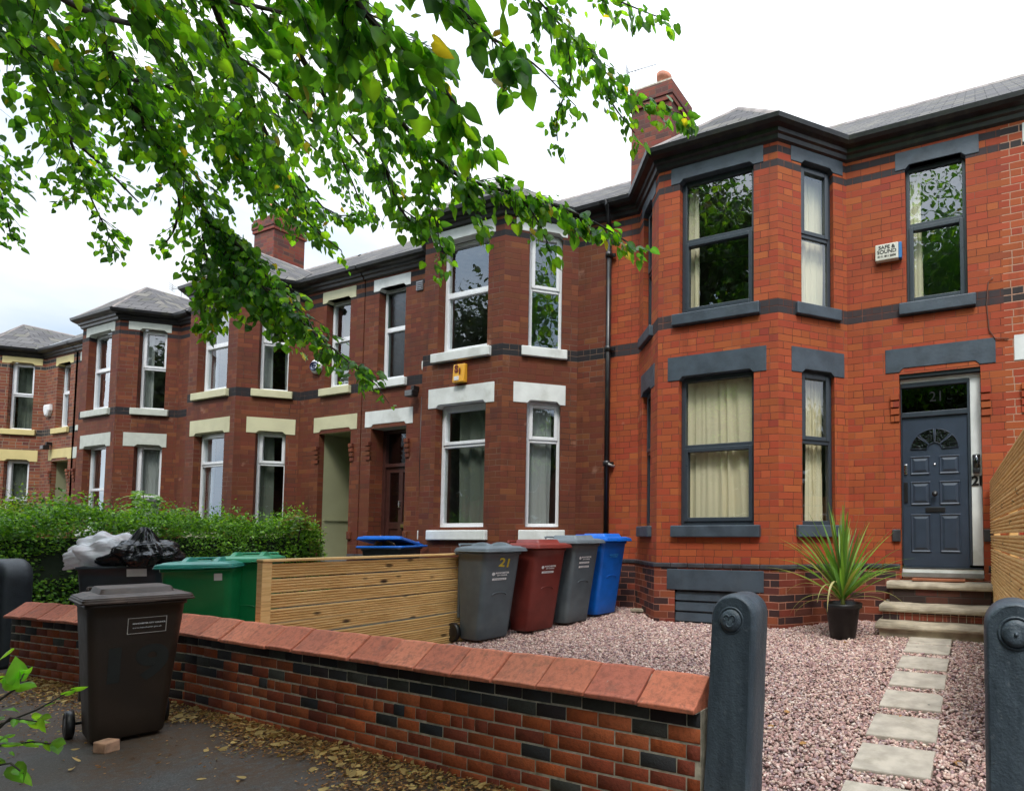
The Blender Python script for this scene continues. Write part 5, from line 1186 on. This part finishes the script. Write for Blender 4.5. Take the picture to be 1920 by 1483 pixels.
def gravel_leaves():
    pts = [(1585, 1205), (1475, 1335), (1500, 1395), (1790, 1435), (1440, 1365), (1690, 1345)]
    for i, (u, v) in enumerate(pts):
        r_ = fwd+rt*((u-CX_)/F_)+dn*((v-CY_)/F_); k = (-1.039+.057*CAMY)/(r_.z-.057*r_.y); p = CAM+r_*k
        d = np.array([[random.uniform(-1, 1), random.uniform(-1, 1), .1]]); nn = np.array([[.1, .1, 1.]]); X, Y, Z = frames(d, nn); s = .045
        o = scatter('fallen_leaf', HEART_V, HEART_F, np.array([[p.x, p.y, gz(p.y)+.018]]), X*s, Y*s, Z*s*2, np.array([(.42, .22, .07)])*random.uniform(.7, 1.1), M_LITT)
        tag(o, ['small dry leaf on the gravel just in front of the black plant pot', 'dry leaf on the open gravel left of the fifth paving slab', 'dry leaf on the gravel beside the sixth paving slab', 'brown leaf on the gravel right of the seventh paving slab', 'dry leaf on the gravel closest to the swirl-disc gate post', 'dry leaf on the edge of the sixth paving slab'][i], 'leaf', 'dry leaves on the gravel')
gravel_leaves()

# ------------------------------------------------------------------ hedge and young plants
def leafmass(name, pts, outs, size, pal, mat, parent, jit=.6, tv=OVAL_V, tf=OVAL_F):
    n = len(pts); d = outs*.5+rng.normal(size=(n, 3))*jit; d[:, 2] -= .1; nn = outs*.4+np.array((0, 0, .9))+rng.normal(size=(n, 3))*.45; X, Y, Z = frames(d, nn)
    s = size*rng.uniform(.6, 1.25, n); X *= s[:, None]; Y *= s[:, None]; Z *= s[:, None]
    c = np.array(pal)[rng.integers(0, len(pal), n)]*rng.uniform(.7, 1.3, (n, 1)); return scatter(name, tv, tf, pts, X, Y, Z, c, mat, parent=parent)
def hedge(x0, x1, y0, y1, zb, zt, label, n, pal, seed=0, name='hedge'):
    h = thing(name, label, 'hedge', ((x0+x1)/2, (y0+y1)/2, zb)); cx, cy = (x0+x1)/2, (y0+y1)/2; hx_, hy_, hz_ = (x1-x0)/2, (y1-y0)/2, zt-zb
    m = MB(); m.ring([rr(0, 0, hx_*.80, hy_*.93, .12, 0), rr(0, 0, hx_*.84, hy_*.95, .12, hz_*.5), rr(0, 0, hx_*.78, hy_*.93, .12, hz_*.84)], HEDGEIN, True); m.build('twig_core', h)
    area = [2*hy_*hz_, 2*hy_*hz_, 2*hx_*hz_, 2*hx_*hz_, 4*hx_*hy_]; pr = np.array(area)/sum(area); f = rng.choice(5, n, p=pr); a, b = rng.uniform(-1, 1, n), rng.random(n)
    P_ = np.zeros((n, 3)); O = np.zeros((n, 3))
    for k, (ax, sg_) in enumerate(((0, 1), (0, -1), (1, 1), (1, -1))):
        q = f == k; P_[q, ax] = sg_*(hx_, hy_)[ax]; P_[q, 1-ax] = a[q]*(hy_, hx_)[ax]; P_[q, 2] = b[q]*hz_; O[q, ax] = sg_
    q = f == 4; P_[q, 0] = a[q]*hx_; P_[q, 1] = (b[q]*2-1)*hy_; P_[q, 2] = hz_; O[q, 2] = 1
    lumps = np.array([mnoise.noise(Vector((p[0]*1.7+seed, p[1]*1.7, p[2]*1.7)))*.26+mnoise.noise(Vector((p[0]*5+seed, p[1]*5, p[2]*5)))*.12 for p in P_])
    P_ += O*(lumps-np.abs(rng.normal(size=n))*.10+.02)[:, None]+rng.normal(size=(n, 3))*.02
    # shoots standing up out of the top
    t = f == 4; sp = t & (rng.random(n) < .30); P_[sp, 2] += rng.random(sp.sum())**2*.24
    leafmass('leaves', P_, O, .042, pal, HLEAF, h); return h
HG = [(.095, .23, .024), (.07, .18, .020), (.15, .31, .028), (.21, .38, .03), (.05, .13, .018)]
hedge(-11.55, -10.5, -4.25, -.55, gz(-2)-.1, .18, 'clipped green privet hedge running from the pavement to the porch, behind the bins', 60000, HG, 0)
hedge(-16.5, -11.75, -3.95, -3.2, gz(-4)-.1, .36, 'yellow-green shrub at the far left beyond the green hedge', 26000, [(.16, .24, .02), (.10, .20, .025), (.24, .30, .03)], 5, 'shrub')
def sapling(u, v, wz, hgt, label, nf, col):
    top = at(u, v, wz); s = thing('sapling', label, 'young tree', (top.x, top.y, top.z-hgt), 0, 'young plants growing out of the hedge'); m = MB()
    m.tube([(0, 0, 0), (.03, .02, hgt*.5), (0, 0, hgt)], [.012, .008, .003], BARK, 6); m.build('stem', s); P_, O = [], []
    for k in range(nf):
        z = hgt*(.45+.55*k/nf); az = k*2.4+random.random(); L_ = random.uniform(.22, .34)*(1.1-.4*k/nf)
        for j in range(7):
            f = (j+1)/7
            for sd_ in (-1, 1):
                P_.append((cos(az)*L_*f, sin(az)*L_*f, z+.06*f-.12*f*f)); O.append((cos(az+sd_*1.1), sin(az+sd_*1.1), .0))
    leafmass('leaves', np.array(P_), np.array(O)*2, .075, col, HLEAF, s, .12)
YG = [(.16, .30, .05), (.12, .25, .04), (.20, .34, .06)]
sapling(268, 918, 8.6, .7, 'taller bright green sapling with feathery leaves rising behind the bagged bin', 16, YG); sapling(330, 950, 8.9, .5, 'shorter feathery sapling to the right of the taller one', 12, YG); sapling(180, 955, 8.4, .5, 'low feathery green shoot near the left end of the hedge', 11, [(.07, .17, .04)])
sapling(560, 960, 9.3, .5, 'reddish-tipped shoot at the porch end of the hedge', 12, [(.16, .13, .05), (.08, .15, .04)])

# ------------------------------------------------------------------ street trees
LP = np.array([(.050, .135, .026), (.036, .105, .028), (.075, .185, .024), (.125, .25, .028), (.026, .080, .030), (.055, .145, .034), (.030, .090, .026)])
VM = [1.5, .85, 1.1, .8, 1.1, 1.3, 1.1, .8, 1.1, .85, 1.55, 1.45]
FLEAF = vcol('distant_lime_leaf', .5, trans=.3, tcol=(1.8, 1.6, .8), mottle=0, spec=.3)
FP = np.array([(.035, .065, .022), (.028, .050, .018), (.045, .080, .024), (.06, .10, .03)])
def leaves_on(name, P_, Dr, size, parent, mat=LEAF, pal=LP, hang=.5, jn=.6):
    n = len(P_); d = Dr*.6+np.array((0, 0, -hang))+rng.normal(size=(n, 3))*.38
    az = rng.uniform(0, 2*pi, n); nn = np.stack([np.cos(az)*.55, np.sin(az)*.55, np.ones(n)*.75], 1)+rng.normal(size=(n, 3))*jn*.5
    X, Y, Z = frames(d, nn); s = size*rng.uniform(.45, 1.25, n); X *= (s*rng.uniform(.72, 1.05, n))[:, None]; Y *= s[:, None]; Z *= (s*rng.uniform(.3, 2.2, n))[:, None]
    c = pal[rng.integers(0, len(pal), n)]*rng.uniform(.7, 1.35, (n, 1)); old = rng.random(n) < .012; c[old] = np.array((.20, .17, .03))*rng.uniform(.6, 1.3, (old.sum(), 1))
    return scatter(name, HEART_V, HEART_F, P_, X, Y, Z, c, mat, parent=parent, vmul=VM)
def crown_pts(cx, cy, cz, rx, ry, rz_, n, seed, lo=-.6):
    out = []; dirs = []
    nb = 60; cen = rng.normal(size=(nb, 3)); cen /= np.linalg.norm(cen, axis=1, keepdims=True); cen *= rng.uniform(.55, .95, (nb, 1)); cen = cen[cen[:, 2] > lo]
    k = rng.integers(0, len(cen), n); p = cen[k]+rng.normal(size=(n, 3))*.13; d = p.copy()
    p = p*np.array((rx, ry, rz_))+np.array((cx, cy, cz)); return p, d
def street_tree(x, y, h, R_, n, label, seed, size=.11):
    t = thing('street_tree', label, 'tree', (x, y, GROUND), 0, 'lime trees along the kerb'); m = MB()
    m.tube([(0, 0, -.1), (0, 0, .3), (.05, .03, h*.3), (0, .1, h*.55), (.1, 0, h*.85)], [.30, .22, .18, .12, .04], BARK, 14); m.build('trunk', t); m = MB()
    for k in range(9):
        az = k*2.4; z0 = h*(.3+.05*k); m.tube([(0, 0, z0), (cos(az)*R_*.4, sin(az)*R_*.4, z0+R_*.3), (cos(az)*R_*.8, sin(az)*R_*.8, z0+R_*.45)], [.09, .05, .02], BARK, 8)
    m.build('limbs', t); p, d = crown_pts(0, 0, h*.66, R_, R_, h*.38, n, seed); leaves_on('crown', p, d, size, t, FLEAF, FP); return t
# the near tree: trunk behind the camera's left shoulder, boughs drooping over the view
T0 = thing('lime_tree', 'large lime tree with leafy boughs hanging across the upper left of the view', 'tree', (-2.6, -9.0, GROUND))
off0 = Vector((-2.6, -9.0, GROUND))
m = MB(); m.tube([(0, 0, -.1), (0, 0, .3), (.1, .05, 2.5), (0, .1, 4.5), (.1, 0, 8)], [.34, .25, .21, .15, .05], BARK, 16); m.build('trunk', T0)
hub = Vector((-2.5, -8.6, 3.6))
BOUGHS = [  # (pixel u, v, metres along the axis) way-points; leaf density; twig length; leaf size
    ([(60, -260, 2.6), (190, 60, 3.0), (280, 250, 3.4), (345, 330, 3.7), (400, 420, 3.9), (455, 500, 3.9), (540, 580, 3.8), (620, 650, 3.7), (706, 722, 3.6)], 1.0, .34, .075),
    ([(455, 500, 3.9), (420, 560, 3.9), (390, 620, 3.9)], 1.0, .20, .07),
    ([(500, 540, 3.8), (570, 590, 3.8), (600, 650, 3.75)], .9, .22, .07),
    ([(300, -260, 2.4), (420, 60, 2.8), (490, 230, 3.3), (540, 330, 3.8), (570, 410, 4.1), (640, 470, 4.3)], .8, .34, .072),
    ([(330, 120, 3.6), (430, 270, 4.0), (500, 360, 4.3), (560, 430, 4.4)], 1.3, .34, .07),
    ([(430, 200, 3.8), (510, 300, 4.1), (560, 370, 4.2), (600, 440, 4.3)], 1.2, .30, .07),
    ([(380, 400, 3.9), (430, 490, 3.9), (480, 570, 3.9), (560, 620, 3.9)], 1.3, .34, .073),
    ([(420, 430, 3.9), (500, 520, 3.9), (550, 560, 3.9)], 1.3, .30, .073),
    ([(380, 440, 4.0), (390, 520, 4.0), (380, 600, 4.0)], 1.0, .24, .073),
    ([(60, 200, 4.0), (180, 300, 4.3), (260, 380, 4.5)], .5, .32, .07),
    ([(-60, -100, 2.8), (60, 120, 3.4), (130, 260, 3.9), (170, 370, 4.3), (215, 460, 4.5)], .85, .38, .075),
    ([(-160, 100, 3.4), (-60, 260, 4.0), (0, 360, 4.5), (20, 440, 4.8)], .55, .34, .075),
    ([(250, 180, 3.8), (330, 330, 4.2), (330, 420, 4.4), (300, 470, 4.5)], .5, .26, .07),
    ([(-200, -60, 2.6), (0, 60, 2.9), (160, 130, 3.2), (330, 170, 3.5), (420, 230, 3.8), (460, 330, 4.0)], 1.1, .42, .08),
    ([(-100, -200, 2.2), (120, 0, 2.6), (300, 60, 3.0), (450, 110, 3.3), (560, 200, 3.6), (640, 300, 3.9), (680, 390, 4.2)], .7, .42, .075),
    ([(430, -240, 1.9), (560, 0, 2.2), (680, 140, 2.5), (780, 260, 2.8), (860, 330, 3.0), (950, 360, 3.1), (1040, 385, 3.2), (1120, 420, 3.25), (1188, 462, 3.3)], 1.1, .26, .075),
    ([(780, 260, 2.8), (800, 350, 3.0), (820, 430, 3.1), (830, 495, 3.15)], .9, .20, .07),
    ([(950, 350, 3.1), (1000, 400, 3.1), (1035, 475, 3.15)], 1.0, .16, .07),
    ([(700, 180, 2.8), (720, 300, 3.0), (750, 390, 3.1), (775, 420, 3.1)], .8, .26, .07),
    ([(860, 330, 3.0), (890, 390, 3.05), (905, 425, 3.05)], .9, .14, .07),
    ([(560, -200, 1.8), (680, 20, 2.0), (780, 110, 2.2), (850, 190, 2.35), (880, 260, 2.5)], 1.2, .30, .085),
    ([(700, -160, 1.7), (840, 0, 1.9), (920, 70, 2.0), (960, 130, 2.1)], 1.0, .18, .085),
    ([(860, -180, 2.2), (1000, -10, 2.6), (1090, 90, 2.9), (1150, 150, 3.1), (1200, 195, 3.2), (1285, 215, 3.3)], 1.0, .22, .072),
    ([(1060, 60, 3.0), (1070, 150, 3.1), (1045, 210, 3.15), (1045, 265, 3.2)], .7, .14, .065),
    ([(1120, 120, 3.1), (1145, 190, 3.15), (1190, 250, 3.2)], .8, .14, .07),
    ([(1000, -120, 2.6), (1120, -20, 2.9), (1190, 15, 3.1), (1255, 40, 3.2)], .7, .14, .07),
    ([(0, -260, 2.0), (200, -40, 2.3), (420, 0, 2.6), (600, 40, 2.9), (700, 60, 3.1)], 1.1, .42, .08),
    ([(560, 100, 3.0), (640, 230, 3.5), (720, 330, 3.8), (740, 400, 3.9)], .7, .30, .07),
    ([(900, 60, 2.6), (1000, 120, 2.9), (1080, 200, 3.2)], .35, .2, .07),
    ([(500, 200, 3.9), (640, 330, 4.4), (660, 400, 4.5)], .45, .24, .07),
    ([(560, 330, 4.2), (620, 400, 4.4), (690, 400, 4.5)], .5, .22, .07),
]
tw = MB(); LPt, LD, LS = [], [], []
for pl_, dens, tl, ls in BOUGHS:
    pts = [at(*q) for q in pl_]; n = len(pts); seg_ = []
    for i in range(n-1):
        a, b = pts[i], pts[i+1]; k = max(2, int((b-a).length/.06))
        p0 = pts[i-1] if i else a*2-b; p3 = pts[i+2] if i < n-2 else b*2-a
        for j in range(k):
            t = j/k; seg_.append(.5*((2*a)+(b-p0)*t+(2*p0-5*a+4*b-p3)*t*t+(3*a-p0-3*b+p3)*t**3))
    seg_.append(pts[-1]); N_ = len(seg_)
    r0_ = .016 if tl > .25 else .006
    tw.tube([p-off0 for p in seg_], [r0_*(1-.85*i/N_)+.0015 for i in range(N_)], BARK, 6)
    for i, p in enumerate(seg_):
        f = i/N_; dr = (seg_[min(i+1, N_-1)]-seg_[max(i-1, 0)]).normalized()
        for rep in range(5):
            if random.random() > dens*(.56 if tl > .3 else .82): continue
            L_ = tl*(1.45 if tl > .3 else 1.05)*random.uniform(.2, 1.0)*(1.0-.72*f**2); sv_ = Vector((random.gauss(0, 1), random.gauss(0, 1), random.gauss(0, .8))); sv_ = (sv_-dr*sv_.dot(dr)).normalized()
            d = (sv_*.75+dr*.75+Vector((0, 0, -.22))).normalized(); q = p.copy(); tp = [q-off0]; stp = .032; kk = max(2, int(L_/stp))
            for j in range(kk):
                q = q+d*stp; d = (d+Vector((0, 0, -.05))+Vector((random.gauss(0, .06), random.gauss(0, .06), random.gauss(0, .04)))).normalized(); tp.append(q-off0)
                for e_ in range(1 if random.random() < .75 else 2):
                    o_ = sv_*random.uniform(-.02, .02)+Vector((random.gauss(0, .018), random.gauss(0, .018), -.012)); LPt.append(tuple(q+o_-off0)); LD.append(tuple(d)); LS.append(ls*(.72 if tl > .3 or ls < .074 else .80))
            if kk > 3: tw.tube(tp[::2]+[tp[-1]], [.0032*(1-.8*j/len(tp[::2])) for j in range(len(tp[::2]))]+[.0006], BARK, 4)
tw.build('boughs', T0)
m = MB()
for k, (pl_, dens, tl, ls) in enumerate(BOUGHS):
    if pl_[0][1] < 0 or pl_[0][0] < 0:
        e_ = at(*pl_[0]); h_ = hub+Vector((0, 0, .2*(k % 5))); mid = (e_+h_)/2+Vector((0, 0, .5)); m.tube([h_-off0, mid-off0, e_-off0], [.05, .03, .017], BARK, 8)
m.build('limbs', T0)
leaves_on('leaves', np.array(LPt), np.array(LD), np.array(LS), T0)
p, d = crown_pts(-.3, -.6, 8.2, 4.6, 4.2, 3.6, 30000, 1); leaves_on('crown', p, d, .12, T0)
print('near leaves', len(LPt))
street_tree(-8.6, -9.7, 12, 4.5, 34000, 'lime tree at the kerb further left along the street, outside the photo', 2, .17)
street_tree(-18.5, -9.9, 10, 4.3, 26000, 'lime tree at the kerb far to the left, outside the photo', 9, .17)
street_tree(13.0, -4.6, 6.0, 2.4, 9000, 'small tree in a front garden further right, outside the photo', 12, .15)
street_tree(11.5, -10.2, 10, 4.0, 22000, 'lime tree at the kerb to the right behind the camera', 3, .17)
for q_, (xx, yy, ll) in enumerate(((-22.5, -16.4, 'farthest lime tree down the road to the left, on its far side'), (-15, -16.5, 'leftmost of the nearer four lime trees across the road'), (-8.0, -16.2, 'second lime tree from the left across the road'), (-1.5, -16.6, 'third lime tree from the left across the road'), (5.5, -16.3, 'rightmost lime tree across the road'))):
    street_tree(xx, yy, 9.5, 3.9, 22000, ll, 4+q_, .20)
OPB = brick('opposite_house_brick', OR5, (.25, .2, .16))
for q_ in range(8):
    h_ = thing('terraced_house', ['first', 'second', 'third', 'fourth', 'fifth', 'sixth', 'seventh', 'eighth'][q_]+' house from the left on the opposite side of the road, behind the camera', 'house', (-46+8.2*q_, -21.5, GROUND)); m = MB()
    m.box(0, 8.2, -7, 0, -.2, 6.2, OPB); m.build('wall', h_); m = MB(); m.hexa([(0, -7.2, 6.2), (8.2, -7.2, 6.2), (8.2, .2, 6.2), (0, .2, 6.2), (0, -3.6, 9.2), (8.2, -3.6, 9.2), (8.2, -3.5, 9.2), (0, -3.5, 9.2)], SLATE); m.build('roof', h_)
    for wx in (1.2, 4.9):
        for wz in (.9, 3.9):
            m = MB(); m.box(wx, wx+1.7, .0, .04, wz, wz+1.5, UPVC); ww = m.build('window', h_); m = MB(); m.box(wx+.1, wx+1.6, .041, .045, wz+.1, wz+1.4, BLK); m.build('pane', ww)

# young shoots poking in at the lower left, close to the camera
def shoots():
    s = thing('basal_shoots', 'bright green lime shoots poking in at the lower left edge close to the camera', 'plant', (-3.05, -6.35, GROUND)); o0 = Vector((-3.05, -6.35, GROUND)); m = MB(); P_, Dd, Sz = [], [], []
    tips = [([(-160, 1420, 1.9), (-40, 1340, 1.85), (30, 1290, 1.8), (45, 1262, 1.8)], .085), ([(-160, 1440, 1.9), (-30, 1370, 1.85), (70, 1330, 1.85), (140, 1290, 1.9)], .05), ([(-160, 1440, 1.8), (-20, 1400, 1.8), (60, 1390, 1.8), (108, 1395, 1.8)], .06), ([(-160, 1460, 1.8), (-40, 1400, 1.75), (20, 1345, 1.75), (70, 1352, 1.75)], .055), ([(-160, 1470, 1.8), (-40, 1440, 1.75), (20, 1430, 1.75), (45, 1450, 1.75)], .07), ([(-150, 1380, 1.9), (-60, 1300, 1.85), (-5, 1275, 1.8), (20, 1262, 1.8)], .08)]
    for pl_, ls in tips:
        pts = [at(*q) for q in pl_]; m.tube([o0-o0+Vector((0, 0, .0))]+[p-o0 for p in pts], [.01, .006, .004, .003, .002], BARK, 6)
        for i in range(1, 4):
            for j in range(4):
                f = j/4; p = pts[i-1].lerp(pts[i], f)+Vector((random.gauss(0, .02), random.gauss(0, .02), random.gauss(0, .03))) if i < 3 else pts[i-1].lerp(pts[i], f+.2)
                P_.append(tuple(p-o0)); Dd.append(tuple((pts[i]-pts[i-1]).normalized()*1.3)); Sz.append(ls*random.uniform(.5, .85))
    m.build('stems', s); leaves_on('leaves', np.array(P_), np.array(Dd), np.array(Sz), s, pal=np.array([(.10, .24, .03), (.08, .19, .03), (.13, .28, .04)]), hang=.25)
shoots()
